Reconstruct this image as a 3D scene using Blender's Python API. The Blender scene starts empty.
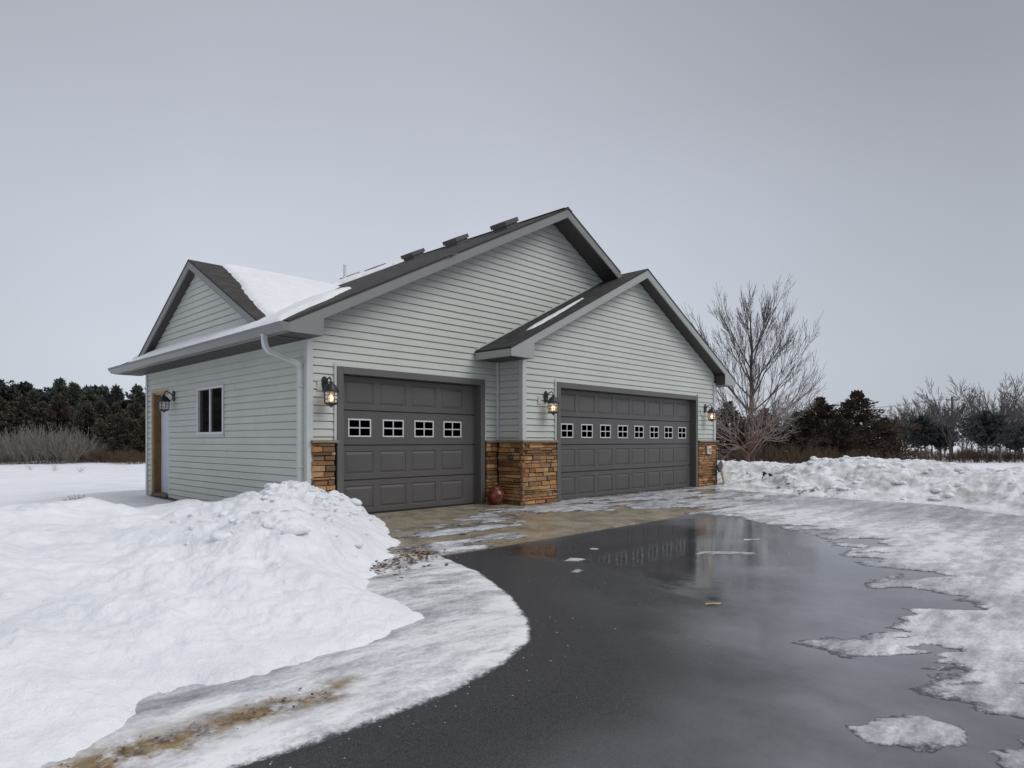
import bpy, bmesh, math, random
import numpy as np
from mathutils import Vector, Matrix
R = math.radians
S = bpy.context.scene
COL = S.collection
random.seed(7)

# ------------------------------------------------------------------ camera
CX, CY, CZ = -4.584, -8.479, 1.13
LOOK = R(44.05)                      # angle from world +X to the line of sight
LX, LY = math.cos(LOOK), math.sin(LOOK)
cam_d = bpy.data.cameras.new('camera')
cam = bpy.data.objects.new('camera', cam_d); COL.objects.link(cam); S.camera = cam
cam.location = (CX, CY, CZ)
cam.rotation_euler = (R(90), 0, LOOK - R(90))
cam_d.sensor_width = 36; cam_d.lens = 645 / 1024 * 36
cam_d.shift_y = (441 - 384) / 1024
cam_d.clip_start = 0.05; cam_d.clip_end = 3000

# ------------------------------------------------------------------ world: overcast
W = bpy.data.worlds.new('World'); S.world = W; W.use_nodes = True
nt = W.node_tree; nt.nodes.clear()
def N(t, ty, **k):
    n = t.nodes.new(ty)
    for a, b in k.items():
        if a.startswith('i_'): n.inputs[a[2:].replace('_', ' ')].default_value = b
        else: setattr(n, a, b)
    return n
SUN_EL, SUN_AZ = R(44), R(-66)       # direction towards the sun (azimuth from +X, anticlockwise)
tc = N(nt, 'ShaderNodeTexCoord')
nrm = N(nt, 'ShaderNodeVectorMath', operation='NORMALIZE'); nt.links.new(tc.outputs['Generated'], nrm.inputs[0])
sep = N(nt, 'ShaderNodeSeparateXYZ'); nt.links.new(nrm.outputs[0], sep.inputs[0])
ramp = N(nt, 'ShaderNodeValToRGB'); nt.links.new(sep.outputs['Z'], ramp.inputs[0])
cr = ramp.color_ramp
cr.elements[0].position = 0.0; cr.elements[0].color = (.47, .50, .555, 1)
cr.elements[1].position = 1.0; cr.elements[1].color = (.95, .96, .99, 1)
for p, c in ((.12, (.46, .49, .545)), (.30, (.405, .43, .485)), (.45, (.345, .365, .415)), (.60, (.315, .335, .38)), (.80, (.74, .75, .78))):
    e = cr.elements.new(p); e.color = (*c, 1)
# brighter part of the cloud above the house
bd = Vector((math.cos(LOOK + R(9)), math.sin(LOOK + R(9)), .24)).normalized()
dot = N(nt, 'ShaderNodeVectorMath', operation='DOT_PRODUCT'); nt.links.new(nrm.outputs[0], dot.inputs[0]); dot.inputs[1].default_value = bd
mr = N(nt, 'ShaderNodeMapRange', interpolation_type='SMOOTHSTEP'); nt.links.new(dot.outputs['Value'], mr.inputs[0])
mr.inputs[1].default_value = .70; mr.inputs[2].default_value = 1.0; mr.inputs[3].default_value = -.04; mr.inputs[4].default_value = .36
nz = N(nt, 'ShaderNodeTexNoise', i_Scale=1.6, i_Detail=3.0, i_Roughness=.5); nt.links.new(nrm.outputs[0], nz.inputs['Vector'])
nzm = N(nt, 'ShaderNodeMapRange'); nt.links.new(nz.outputs[0], nzm.inputs[0]); nzm.inputs[3].default_value = .84; nzm.inputs[4].default_value = 1.16
add = N(nt, 'ShaderNodeMath', operation='ADD'); nt.links.new(mr.outputs[0], add.inputs[0]); nt.links.new(nzm.outputs[0], add.inputs[1])
mul = N(nt, 'ShaderNodeVectorMath', operation='SCALE'); nt.links.new(ramp.outputs[0], mul.inputs[0]); nt.links.new(add.outputs[0], mul.inputs['Scale'])
bg = N(nt, 'ShaderNodeBackground', i_Strength=1.0); nt.links.new(mul.outputs[0], bg.inputs[0])
sky = N(nt, 'ShaderNodeTexSky', sky_type='NISHITA', sun_disc=False)
sky.sun_elevation = SUN_EL; sky.sun_rotation = R(90) - SUN_AZ
bg2 = N(nt, 'ShaderNodeBackground', i_Strength=.004); nt.links.new(sky.outputs[0], bg2.inputs[0])
ash = N(nt, 'ShaderNodeAddShader'); nt.links.new(bg.outputs[0], ash.inputs[0]); nt.links.new(bg2.outputs[0], ash.inputs[1])
wo = N(nt, 'ShaderNodeOutputWorld'); nt.links.new(ash.outputs[0], wo.inputs[0])
sl = bpy.data.lights.new('sun', 'SUN'); sl.energy = 1.45; sl.angle = R(34); sl.color = (1, .97, .93)
so = bpy.data.objects.new('sun', sl); COL.objects.link(so)
so.rotation_euler = Vector((math.cos(SUN_EL) * math.cos(SUN_AZ), math.cos(SUN_EL) * math.sin(SUN_AZ), math.sin(SUN_EL))).to_track_quat('Z', 'Y').to_euler()
S.view_settings.view_transform = 'Standard'; S.view_settings.look = 'None'
S.view_settings.exposure = 0; S.view_settings.gamma = 1; S.view_settings.use_curve_mapping = False
S.cycles.max_bounces = 6; S.cycles.diffuse_bounces = 3; S.cycles.glossy_bounces = 3
S.cycles.transparent_max_bounces = 6; S.cycles.caustics_reflective = False; S.cycles.caustics_refractive = False

# ------------------------------------------------------------------ helpers: numpy noise, distance
def pn(x, y, seed=0):
    x = np.asarray(x, float); y = np.asarray(y, float)
    xi = np.floor(x).astype(np.int64); yi = np.floor(y).astype(np.int64)
    xf = x - xi; yf = y - yi
    def h(i, j):
        n = (i * 374761393 + j * 668265263 + seed * 974634777) & 0xffffffff
        n = ((n ^ (n >> 13)) * 1274126177) & 0xffffffff
        a = ((n ^ (n >> 16)) & 0xffff) / 65536.0 * 2 * np.pi
        return np.cos(a), np.sin(a)
    u = xf * xf * xf * (xf * (xf * 6 - 15) + 10); v = yf * yf * yf * (yf * (yf * 6 - 15) + 10)
    def g(i, j):
        a, b = h(xi + i, yi + j); return a * (xf - i) + b * (yf - j)
    n0 = g(0, 0) * (1 - u) + g(1, 0) * u; n1 = g(0, 1) * (1 - u) + g(1, 1) * u
    return (n0 * (1 - v) + n1 * v) * 1.5
def fbm(x, y, sc, oc=4, seed=0, ro=.5):
    t = 0; a = 1; s = 1 / sc; n = 0
    for k in range(oc):
        t = t + a * pn(x * s + k * 7.3, y * s - k * 3.1, seed + k); n += a; a *= ro; s *= 2.03
    return t / n
def ridg(x, y, sc, oc=4, seed=0):
    t = 0; a = 1; s = 1 / sc; n = 0
    for k in range(oc):
        t = t + a * (1 - 2 * np.abs(pn(x * s + k * 5.1, y * s + k * 2.7, seed + k))); n += a; a *= .5; s *= 2.1
    return t / n
def sdf(x, y, poly):                 # signed distance, positive inside
    P = np.array(poly, float); d = np.full(x.shape, 1e9); inside = np.zeros(x.shape, bool)
    for i in range(len(P)):
        ax, ay = P[i]; bx, by = P[(i + 1) % len(P)]
        ex, ey = bx - ax, by - ay
        t = np.clip(((x - ax) * ex + (y - ay) * ey) / (ex * ex + ey * ey + 1e-12), 0, 1)
        dx = x - ax - t * ex; dy = y - ay - t * ey
        d = np.minimum(d, dx * dx + dy * dy)
        c = (ay > y) != (by > y)
        with np.errstate(divide='ignore', invalid='ignore'):
            xx = (bx - ax) * (y - ay) / (by - ay if by != ay else 1e-12) + ax
        inside ^= c & (x < xx)
    d = np.sqrt(d)
    return np.where(inside, d, -d)
def ss(a, b, x):
    t = np.clip((x - a) / (b - a), 0, 1); return t * t * (3 - 2 * t)

# ------------------------------------------------------------------ helpers: materials
def mat(name, base=(.5, .5, .5), rough=.7, spec=.5, metal=0, ior=1.5):
    m = bpy.data.materials.new(name); m.use_nodes = True
    b = m.node_tree.nodes['Principled BSDF']
    b.inputs['Base Color'].default_value = (*base, 1); b.inputs['Roughness'].default_value = rough
    b.inputs['Specular IOR Level'].default_value = spec; b.inputs['Metallic'].default_value = metal; b.inputs['IOR'].default_value = ior
    return m
def bsdf(m): return m.node_tree.nodes['Principled BSDF']
def noise(m, scale, detail=4, rough=.55, vec=None, stretch=None):
    t = m.node_tree
    n = N(t, 'ShaderNodeTexNoise', i_Scale=scale, i_Detail=float(detail), i_Roughness=rough)
    g = N(t, 'ShaderNodeNewGeometry'); src = g.outputs['Position']
    if stretch:
        mp = N(t, 'ShaderNodeMapping'); t.links.new(src, mp.inputs[0]); mp.inputs['Rotation'].default_value = (0, 0, stretch[0]); mp.inputs['Scale'].default_value = stretch[1]
        src = mp.outputs[0]
    t.links.new(src, n.inputs['Vector'])
    return n.outputs[0]
def ramp_(m, fac, stops, interp='LINEAR'):
    t = m.node_tree; r = N(t, 'ShaderNodeValToRGB'); t.links.new(fac, r.inputs[0]); r.color_ramp.interpolation = interp
    els = r.color_ramp.elements
    while len(els) > 1: els.remove(els[-1])
    els[0].position = stops[0][0]; els[0].color = (*stops[0][1], 1)
    for p, c in stops[1:]:
        e = els.new(p); e.color = (*c, 1)
    return r.outputs[0]
def mixc(m, fac, a, b, mode='MIX'):
    t = m.node_tree; n = N(t, 'ShaderNodeMix', data_type='RGBA', blend_type=mode)
    for i, v in ((0, fac), (6, a), (7, b)):
        if hasattr(v, 'is_linked'): t.links.new(v, n.inputs[i])
        else: n.inputs[i].default_value = v if i == 0 else (*v, 1)
    return n.outputs[2]
def maprange(m, v, a, b, c, d, smooth=False):
    t = m.node_tree; n = N(t, 'ShaderNodeMapRange'); t.links.new(v, n.inputs[0])
    if smooth: n.interpolation_type = 'SMOOTHSTEP'
    for i, q in enumerate((a, b, c, d)): n.inputs[i + 1].default_value = q
    return n.outputs[0]
def math_(m, op, a, b):
    t = m.node_tree; n = N(t, 'ShaderNodeMath', operation=op)
    for i, v in enumerate((a, b)):
        if hasattr(v, 'is_linked'): t.links.new(v, n.inputs[i])
        else: n.inputs[i].default_value = v
    return n.outputs[0]
def attr(m, name):
    return N(m.node_tree, 'ShaderNodeAttribute', attribute_name=name)
def bump(m, h, strength=.3, dist=.02):
    t = m.node_tree; n = N(t, 'ShaderNodeBump', i_Strength=strength, i_Distance=dist)
    t.links.new(h, n.inputs['Height']); t.links.new(n.outputs[0], bsdf(m).inputs['Normal'])
def setc(m, s): m.node_tree.links.new(s, bsdf(m).inputs['Base Color'])
def setr(m, s): m.node_tree.links.new(s, bsdf(m).inputs['Roughness'])
def vary(m, c, amt=.12, scale=3, scale2=40):
    a = tuple(v * (1 - amt) for v in c); b = tuple(min(1, v * (1 + amt)) for v in c)
    n1 = noise(m, scale, 5); n2 = noise(m, scale2, 3)
    setc(m, ramp_(m, math_(m, 'ADD', math_(m, 'MULTIPLY', n1, .65), math_(m, 'MULTIPLY', n2, .35)), ((.3, a), (.7, b))))
    return m

M = {}
# snow
m = M['snow'] = mat('snow', (.8, .81, .85), .6, .25)
n1 = noise(m, .9, 6); n2 = noise(m, 9, 6, .65); n3 = noise(m, 60, 3, .6)
d_ = attr(m, 'dirt').outputs['Fac']
c0 = ramp_(m, math_(m, 'ADD', math_(m, 'MULTIPLY', n1, .6), math_(m, 'MULTIPLY', n2, .4)), ((.3, (.67, .69, .73)), (.5, (.78, .80, .84)), (.7, (.855, .87, .90))))
dn = math_(m, 'MULTIPLY', d_, maprange(m, noise(m, 2.2, 7, .7), .42, .66, 0, 1))
setc(m, mixc(m, math_(m, 'MINIMUM', dn, .85), c0, (.36, .355, .345)))
bump(m, math_(m, 'ADD', math_(m, 'MULTIPLY', n2, 1.0), math_(m, 'MULTIPLY', n3, .25)), .55, .05)
# ice
m = M['ice'] = mat('ice', (.6, .6, .65), .3, .5, ior=1.31)
st = (R(45), (.28, 2.2, 1))
n1 = noise(m, 1.6, 7, .65, stretch=st); n2 = noise(m, 6, 7, .7, stretch=(R(45), (.6, 1.3, 1))); n3 = noise(m, 38, 5, .65)
th = attr(m, 'thick').outputs['Fac']; stn = attr(m, 'stain').outputs['Fac']; wh = attr(m, 'white').outputs['Fac']
f = math_(m, 'ADD', math_(m, 'MULTIPLY', n1, .42), math_(m, 'MULTIPLY', n2, .40)); f = math_(m, 'ADD', f, math_(m, 'MULTIPLY', n3, .18))
f = math_(m, 'ADD', f, math_(m, 'MULTIPLY', wh, .14))
c0 = ramp_(m, f, ((.37, (.12, .125, .135)), (.45, (.25, .26, .28)), (.53, (.43, .44, .47)), (.64, (.76, .77, .80))))
edge = maprange(m, math_(m, 'ADD', th, math_(m, 'MULTIPLY', math_(m, 'SUBTRACT', math_(m, 'ADD', math_(m, 'MULTIPLY', n3, .6), math_(m, 'MULTIPLY', n2, .6)), .6), .022)), .0005, .0065, 0, 1)
c0 = mixc(m, edge, (.055, .057, .065), c0)
sf = math_(m, 'MULTIPLY', stn, maprange(m, noise(m, 5, 7, .72), .36, .52, 0, 1))
c0 = mixc(m, sf, c0, mixc(m, maprange(m, noise(m, 14, 5, .7), .4, .6, 0, 1), (.27, .19, .09), (.09, .05, .022)))
setc(m, c0)
setr(m, maprange(m, n2, .35, .65, .16, .5))
bump(m, math_(m, 'ADD', math_(m, 'MULTIPLY', n2, 1.), math_(m, 'MULTIPLY', n3, .3)), .35, .03)
M['ice_crumb'] = mat('ice_crumb', (.30, .31, .33), .3)
# asphalt (wet)
m = M['asphalt'] = mat('asphalt', (.03, .03, .033), .4, .5, ior=1.42)
g1 = noise(m, 170, 3, .7); g2 = noise(m, 3.2, 6, .6); g3 = noise(m, .9, 5, .6)
sheen = attr(m, 'sky_sheen').outputs['Fac']  # sky sheen painted into the base colour as a lighter blue-grey
a0 = mixc(m, maprange(m, g2, .35, .65, 0, .6), ramp_(m, g1, ((.38, (.012, .012, .013)), (.60, (.045, .045, .049)), (.72, (.16, .16, .17)))), (.038, .038, .042))
a0 = mixc(m, maprange(m, noise(m, 38, 5, .75), .52, .64, 0, .75), a0, (.012, .012, .013))
a0 = mixc(m, maprange(m, noise(m, 75, 3, .8), .66, .72, 0, .6), a0, (.20, .20, .21))
setc(m, mixc(m, math_(m, 'MULTIPLY', sheen, maprange(m, math_(m, 'ADD', g3, math_(m, 'MULTIPLY', g2, .5)), .5, 1.0, .35, 1)), a0, (.235, .24, .268)))
wt = attr(m, 'wet').outputs['Fac']
w2 = maprange(m, math_(m, 'ADD', wt, math_(m, 'MULTIPLY', math_(m, 'SUBTRACT', g2, .5), .5)), .25, .75, 0, 1, True)
rr = math_(m, 'ADD', maprange(m, w2, 0, 1, .42, .045), math_(m, 'MULTIPLY', math_(m, 'MULTIPLY', sheen, maprange(m, g3, .3, .7, .3, 1)), .16))
setr(m, rr)
bb = N(m.node_tree, 'ShaderNodeBump', i_Distance=.006); m.node_tree.links.new(g1, bb.inputs['Height'])
m.node_tree.links.new(maprange(m, w2, 0, 1, .55, .0), bb.inputs['Strength'])
b2 = N(m.node_tree, 'ShaderNodeBump', i_Strength=.05, i_Distance=.02); m.node_tree.links.new(noise(m, 9, 3), b2.inputs['Height'])
m.node_tree.links.new(bb.outputs[0], b2.inputs['Normal']); m.node_tree.links.new(b2.outputs[0], bsdf(m).inputs['Normal'])
# concrete (wet)
m = M['concrete'] = mat('concrete', (.3, .26, .19), .3)
g1 = noise(m, 2.4, 7, .6); g2 = noise(m, 90, 3, .6)
setc(m, mixc(m, maprange(m, g2, .3, .7, 0, .35), ramp_(m, g1, ((.35, (.21, .175, .125)), (.5, (.31, .265, .195)), (.65, (.38, .335, .255)))), (.14, .12, .09)))
setr(m, maprange(m, noise(m, 3, 5), .4, .6, .10, .42)); bump(m, g2, .2, .004)
# house materials
m = M['siding'] = vary(mat('siding', rough=.5, spec=.35), (.52, .545, .51), .07, 1.2, 25)
M['trim'] = vary(mat('white_trim', rough=.45), (.50, .53, .52), .05)
M['fascia'] = vary(mat('fascia', rough=.45), (.205, .215, .208), .06, 2, 30)  # same paint as the garage fascia, with its shade put into the tone
M['soffit'] = vary(mat('soffit', rough=.55), (.055, .052, .048), .1)
M['gutter'] = vary(mat('gutter_metal', rough=.35), (.19, .195, .20), .08, 4, 30)
M['spout'] = vary(mat('downspout_metal', rough=.4), (.50, .54, .535), .06, 4, 30)
M['door'] = vary(mat('garage_door_paint', rough=.42, spec=.4), (.092, .088, .086), .08, 2, 50)
M['door_trim'] = vary(mat('door_trim_paint', rough=.45), (.105, .103, .098), .08, 2, 50)
M['seal'] = mat('rubber_seal', (.012, .012, .012), .7)
M['glass'] = mat('window_glass', (.008, .009, .009), .04, .3, ior=1.35)
M['white'] = vary(mat('white_paint', rough=.4), (.60, .62, .63), .06)
M['cooldoor'] = vary(mat('steel_door_paint', rough=.4), (.60, .64, .74), .04)
M['wood'] = vary(mat('bare_wood', rough=.6), (.17, .095, .032), .3, 6, 60)
M['wood2'] = vary(mat('raw_pine', rough=.6), (.42, .28, .15), .2, 6, 60)
M['black'] = mat('black_iron', (.018, .018, .022), .4)
m = M['shingle'] = mat('asphalt_shingles', rough=.9, spec=.2)
t = m.node_tree
g = N(t, 'ShaderNodeTexCoord'); mp = N(t, 'ShaderNodeMapping'); t.links.new(g.outputs['UV'], mp.inputs[0])
br = N(t, 'ShaderNodeTexBrick', i_Scale=1.0, i_Mortar_Size=.008, i_Bias=-.1); br.inputs['Brick Width'].default_value = .22; br.inputs['Row Height'].default_value = .14
br.inputs['Color1'].default_value = (.045, .043, .043, 1); br.inputs['Color2'].default_value = (.085, .08, .078, 1); br.inputs['Mortar'].default_value = (.015, .015, .015, 1)
t.links.new(mp.outputs[0], br.inputs[0])
setc(m, mixc(m, maprange(m, noise(m, 70, 3, .7), .35, .65, 0, .6), br.outputs[0], (.055, .052, .052))); bump(m, br.outputs['Fac'], -.6, .01)
m = M['stone'] = mat('ledge_stone', rough=.75)
at = attr(m, 'col').outputs['Color']; n2 = noise(m, 28, 6, .7); n3 = noise(m, 7, 4)
setc(m, mixc(m, maprange(m, n2, .35, .7, 0, .75), at, mixc(m, .72, at, (.10, .065, .035)))); bump(m, n2, .8, .012)
M['mortar'] = mat('mortar', (.045, .032, .022), .9)
m = M['capstone'] = vary(mat('stone_ledge', rough=.7), (.22, .17, .12), .3, 6, 30)
# plants
def barkmat(k, c, a=.3):
    M[k] = vary(mat(k, rough=.9, spec=.2), c, a, 4, 30); return M[k]
barkmat('bark_dark', (.075, .062, .055)); barkmat('bark_pale', (.27, .215, .20)); barkmat('bark_red', (.12, .07, .055))
barkmat('bark_grey', (.11, .10, .10)); barkmat('brush', (.215, .19, .17)); barkmat('brush_brown', (.11, .075, .052))
def leafmat(k, c, c2):
    m = M[k] = mat(k, c, .8, .2)
    oi = N(m.node_tree, 'ShaderNodeObjectInfo')
    f = math_(m, 'ADD', math_(m, 'MULTIPLY', noise(m, 1.3, 4), .75), math_(m, 'MULTIPLY', oi.outputs['Random'], .3))
    setc(m, ramp_(m, f, ((.35, c), (.75, c2)))); return m
leafmat('needle_green', (.062, .076, .064), (.12, .135, .105))  # lightened: distance haze is put into the needle colour
leafmat('needle_brown', (.062, .053, .042), (.14, .112, .082))  # also lightened to carry the haze in its colour
leafmat('needle_cedar', (.050, .036, .028), (.105, .074, .054))
leafmat('needle_haze_grey', (.050, .058, .055), (.095, .105, .098))  # greyed to stand in for haze over distant pines

# ------------------------------------------------------------------ helpers: objects
def tag(o, label=None, cat=None, group=None, kind=None):
    for k, v in (('label', label), ('category', cat), ('group', group), ('kind', kind)):
        if v: o[k] = v
    return o
def empty(name, loc=(0, 0, 0), rz=0, parent=None):
    o = bpy.data.objects.new(name, None); COL.objects.link(o); o.location = loc; o.rotation_euler.z = rz
    o.empty_display_size = .2
    if parent: o.parent = parent
    return o
def npmesh(name, v, faces, mt, parent=None, smooth=False, uv=None):
    """v: (n,3) array, faces: (m,k) array"""
    v = np.asarray(v, np.float32); faces = np.asarray(faces, np.int32)
    me = bpy.data.meshes.new(name); k = faces.shape[1]
    me.vertices.add(len(v)); me.vertices.foreach_set('co', v.ravel())
    me.loops.add(faces.size); me.loops.foreach_set('vertex_index', faces.ravel())
    me.polygons.add(len(faces)); me.polygons.foreach_set('loop_start', np.arange(0, faces.size, k, dtype=np.int32))
    if smooth: me.polygons.foreach_set('use_smooth', np.ones(len(faces), bool))
    me.update(calc_edges=True)
    if mt: me.materials.append(mt)
    o = bpy.data.objects.new(name, me); COL.objects.link(o)
    if parent: o.parent = parent
    return o
class MB:
    def __init__(s): s.v = []; s.f = []; s.uv = []; s.mi = []
    def poly(s, pts, uv=None, mi=0):
        i = len(s.v); s.v += [tuple(p) for p in pts]; s.f.append(tuple(range(i, i + len(pts)))); s.uv.append(uv); s.mi.append(mi)
    def box(s, x0, x1, y0, y1, z0, z1, mi=0):
        P = [(x0, y0, z0), (x1, y0, z0), (x1, y1, z0), (x0, y1, z0), (x0, y0, z1), (x1, y0, z1), (x1, y1, z1), (x0, y1, z1)]
        for q in ((0, 3, 2, 1), (4, 5, 6, 7), (0, 1, 5, 4), (1, 2, 6, 5), (2, 3, 7, 6), (3, 0, 4, 7)): s.poly([P[k] for k in q], mi=mi)
    def prism(s, pts, axis, a, b, mi=0):
        """pts 2D polygon extruded along axis ('x': pts=(y,z); 'y': pts=(x,z); 'z': pts=(x,y))"""
        def P(p, t): return {'x': (t, p[0], p[1]), 'y': (p[0], t, p[1]), 'z': (p[0], p[1], t)}[axis]
        n = len(pts)
        s.poly([P(p, a) for p in pts], mi=mi); s.poly([P(p, b) for p in reversed(pts)], mi=mi)
        for i in range(n):
            j = (i + 1) % n; s.poly([P(pts[i], a), P(pts[i], b), P(pts[j], b), P(pts[j], a)], mi=mi)
    def tube(s, pts, r, n=10, closed=False, sq=None):
        pts = [Vector(p) for p in pts]; rings = []
        for i, p in enumerate(pts):
            d = (pts[min(i + 1, len(pts) - 1)] - pts[max(i - 1, 0)]).normalized()
            u = d.cross(Vector((0, 0, 1)));
            if u.length < .05: u = d.cross(Vector((0, 1, 0)))
            u.normalize(); w = u.cross(d)
            rr = r[i] if isinstance(r, (list, tuple)) else r
            if sq: ring = [p + u * a * sq[0] + w * b * sq[1] for a, b in ((-1, -1), (1, -1), (1, 1), (-1, 1))]
            else: ring = [p + (u * math.cos(2 * math.pi * k / n) + w * math.sin(2 * math.pi * k / n)) * rr for k in range(n)]
            rings.append(ring)
        nn = len(rings[0])
        for a, b in zip(rings, rings[1:]):
            for k in range(nn): s.poly([a[k], a[(k + 1) % nn], b[(k + 1) % nn], b[k]])
        s.poly(rings[0][::-1]); s.poly(rings[-1])
    def lathe(s, prof, c, n=20, axis=None):
        rings = [[(c[0] + r * math.cos(2 * math.pi * k / n), c[1] + r * math.sin(2 * math.pi * k / n), c[2] + z) for k in range(n)] for r, z in prof]
        for a, b in zip(rings, rings[1:]):
            for k in range(n): s.poly([a[k], a[(k + 1) % n], b[(k + 1) % n], b[k]])
        s.poly(rings[0][::-1]); s.poly(rings[-1])
    def build(s, name, mt, parent=None, smooth=False, weld=True, bevel=0):
        me = bpy.data.meshes.new(name); me.from_pydata(s.v, [], s.f)
        for q in (mt if isinstance(mt, (list, tuple)) else [mt]): me.materials.append(q)
        me.polygons.foreach_set('material_index', s.mi)
        if any(u is not None for u in s.uv):
            ul = me.uv_layers.new(name='UVMap'); i = 0
            for u, f in zip(s.uv, s.f):
                for k in range(len(f)): ul.data[i].uv = u[k] if u else (0, 0); i += 1
        b = bmesh.new(); b.from_mesh(me)
        if weld: bmesh.ops.remove_doubles(b, verts=b.verts, dist=1e-5)
        bmesh.ops.recalc_face_normals(b, faces=b.faces)
        if bevel: bmesh.ops.bevel(b, geom=[e for e in b.edges if e.is_manifold and e.calc_face_angle(0) > .5], offset=bevel, segments=1, affect='EDGES')
        b.to_mesh(me); b.free()
        if smooth: me.polygons.foreach_set('use_smooth', [True] * len(me.polygons))
        o = bpy.data.objects.new(name, me); COL.objects.link(o)
        if parent: o.parent = parent
        return o

# ------------------------------------------------------------------ terrain
def zplane(y):                        # paved surface: apron falls to the drive, drive falls gently away
    return np.where(y > 0, 0, np.where(y > -3.2, .028 * y, -.09 + .012 * (np.maximum(y, -12) + 3.2)))
CLEAR = [(.62, .3), (.62, 0), (.97, -.32), (.5, -1.2), (-.1, -2.26), (-.73, -3.0), (-1.45, -3.71), (-1.72, -4.2), (-1.64, -4.5), (-1.76, -5.03), (-2.58, -5.16), (-3.12, -5.17), (-3.55, -5.17),
         (-3.71, -5.45), (-4.01, -5.53), (-4.6, -5.9), (-6, -7.2), (-9, -10), (-20, -22), (-40, -70), (70, -70), (30, -33), (16, -18), (10.5, -12), (9.0, -9.0), (8.91, -7.15), (10.06, -5.77), (10.0, -4.19),
         (10.11, -3.13), (10.02, -2.27), (10.02, -1.12), (10.8, -.8), (11.02, -.55), (11.02, 6.9), (.06, 6.9), (.06, .3)]
PAD = [(13, 9), (-.2, 7.5), (-1.2, 6.5), (-1.9, 5.9), (-3.1, 3.0), (-5, .5), (-9, -2.5), (-30, -20), (-60, -80), (90, -80), (30, 5)]
def terrain(x, y):
    r = np.hypot(x - 0, y - 0)
    sc = np.clip(r / 6, .0, 1)
    z = zplane(np.where(y > 0, 0, y))
    z = z - .011 * np.maximum(0, r - 9) * (1 - .0 * x)
    z = z - .30 * ss(0, 3.2, -sdf(x, y, PAD))
    ang = np.arctan2(y - CY, x - CX) - LOOK                      # bearing, 0 straight ahead (only used for the far hill's place)
    rr = np.hypot(x - CX, y - CY)
    z = z + ss(110, 420, rr) * (17 + 5 * fbm(x, y, 260, 2, 5)) + (fbm(x, y, 14, 3, 6) * .25) * ss(12, 40, rr)
    z = np.maximum(z, -6)
    d = -sdf(x, y, CLEAR)                                        # >0 : snow
    wig = fbm(x, y, .55, 4, 11) * .20 + fbm(x, y, .16, 4, 12) * .06
    de = d + wig * np.where(x > 9, 1, .75) * ss(-.1, .5, -y)
    right = ss(5, 8, x)
    # left bank
    A = .07 * (1 - np.exp(-np.maximum(de, 0) / .06)) + .16 * ss(0, 1.6, de) + .10 * ss(.5, 4, de)
    wallfade = 1 - ss(1.0, 3.6, y)
    A = A * wallfade + (1 - wallfade) * (-.06 + .055 * ss(.1, .9, de))
    gp = lambda cx, cy, sx, sy, rot=0: np.exp(-(((x - cx) * math.cos(rot) + (y - cy) * math.sin(rot)) / sx) ** 2 - ((-(x - cx) * math.sin(rot) + (y - cy) * math.cos(rot)) / sy) ** 2)
    pile = .27 * gp(-.52, -1.0, .58, .60) + .24 * gp(-1.15, -1.7, 1.0, .7, .9) + .07 * gp(.05, -1.2, .5, .5) + .17 * gp(-1.5, -2.9, .8, .6, .7) + .10 * gp(-2.3, -3.4, .9, .6, .8) + .13 * gp(-.95, -.15, .5, .7)
    pile = pile * ss(-.02, .42, de) * (1 - .55 * ss(.9, 2.6, y))
    lump = ridg(x, y, .55, 4, 21) * .075 + ridg(x, y, .19, 3, 22) * .032 + fbm(x, y, .07, 2, 23) * .014
    lumpw = np.clip(pile * 2.6, 0, 1) * ss(0, .3, de) + .38 * ss(0, .5, de) * wallfade
    und = (fbm(x, y, 1.3, 3, 25) * .19 + fbm(x, y, .4, 3, 27) * .04) * ss(0, .8, de) * wallfade
    sL = A + pile + lump * lumpw + und
    # right bank
    Hc = np.interp(y, [-30, -12, -8, -6.6, -6.1, -4.9, -3.2, -2.6, -1.9, -1.2, 2, 9], [.44, .50, .54, .60, .50, .66, .69, .63, .38, .38, .40, .3])
    prof = .10 * ss(0, .15, de) + .9 * ss(-.05, 2.6, de) ** .9
    prof = prof * (1 - .75 * ss(4.2, 7.5, de))
    lr = ridg(x, y, 1.1, 5, 31) * .15 + ridg(x, y, .35, 3, 33) * .07 + fbm(x, y, .12, 2, 34) * .015
    sR = Hc * prof + lr * ss(0, 1.0, de) * (1 - .8 * ss(5, 9, de))
    far = ss(14, 24, rr)
    s = sL * (1 - right) + sR * right
    s = s * (1 - far * (1 - right)) + .06 * far * (1 - right) * (d > 0)
    s = np.where(de > 0, s - .0, np.maximum(-.10, de * .6) - .01)
    field = fbm(x, y, 3.5, 3, 41) * .03 + fbm(x, y, .9, 2, 42) * .008
    s = s + field * ss(.5, 3, de) * (y > 3)
    dirt = np.clip(right * ss(0, .6, de) * (1 - ss(3.6, 4.6, de)) * 1.3 + (1 - right) * .22 * ss(0, .4, de) * ss(.02, .2, pile), 0, 1)  # dirt on the right bank; on the left pile, painted shading greys
    # bare strip along the house's left wall
    soil = (1 - right) * ss(-.02, .03, .16 - np.abs(x + .02)) * ss(2.4, 3.0, y) * (y < 6.9)
    return z + s, dirt, soil
def polar(a0, a1, na, rs):
    a = LOOK + np.radians(np.linspace(a0, a1, na)); A, Rr = np.meshgrid(a, rs)
    x = CX + Rr * np.cos(A); y = CY + Rr * np.sin(A)
    i = np.arange((len(rs) - 1) * (na - 1)); r_ = i // (na - 1); c_ = i % (na - 1); b = r_ * na + c_
    return x.ravel(), y.ravel(), np.stack([b, b + 1, b + na + 1, b + na], 1)
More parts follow.
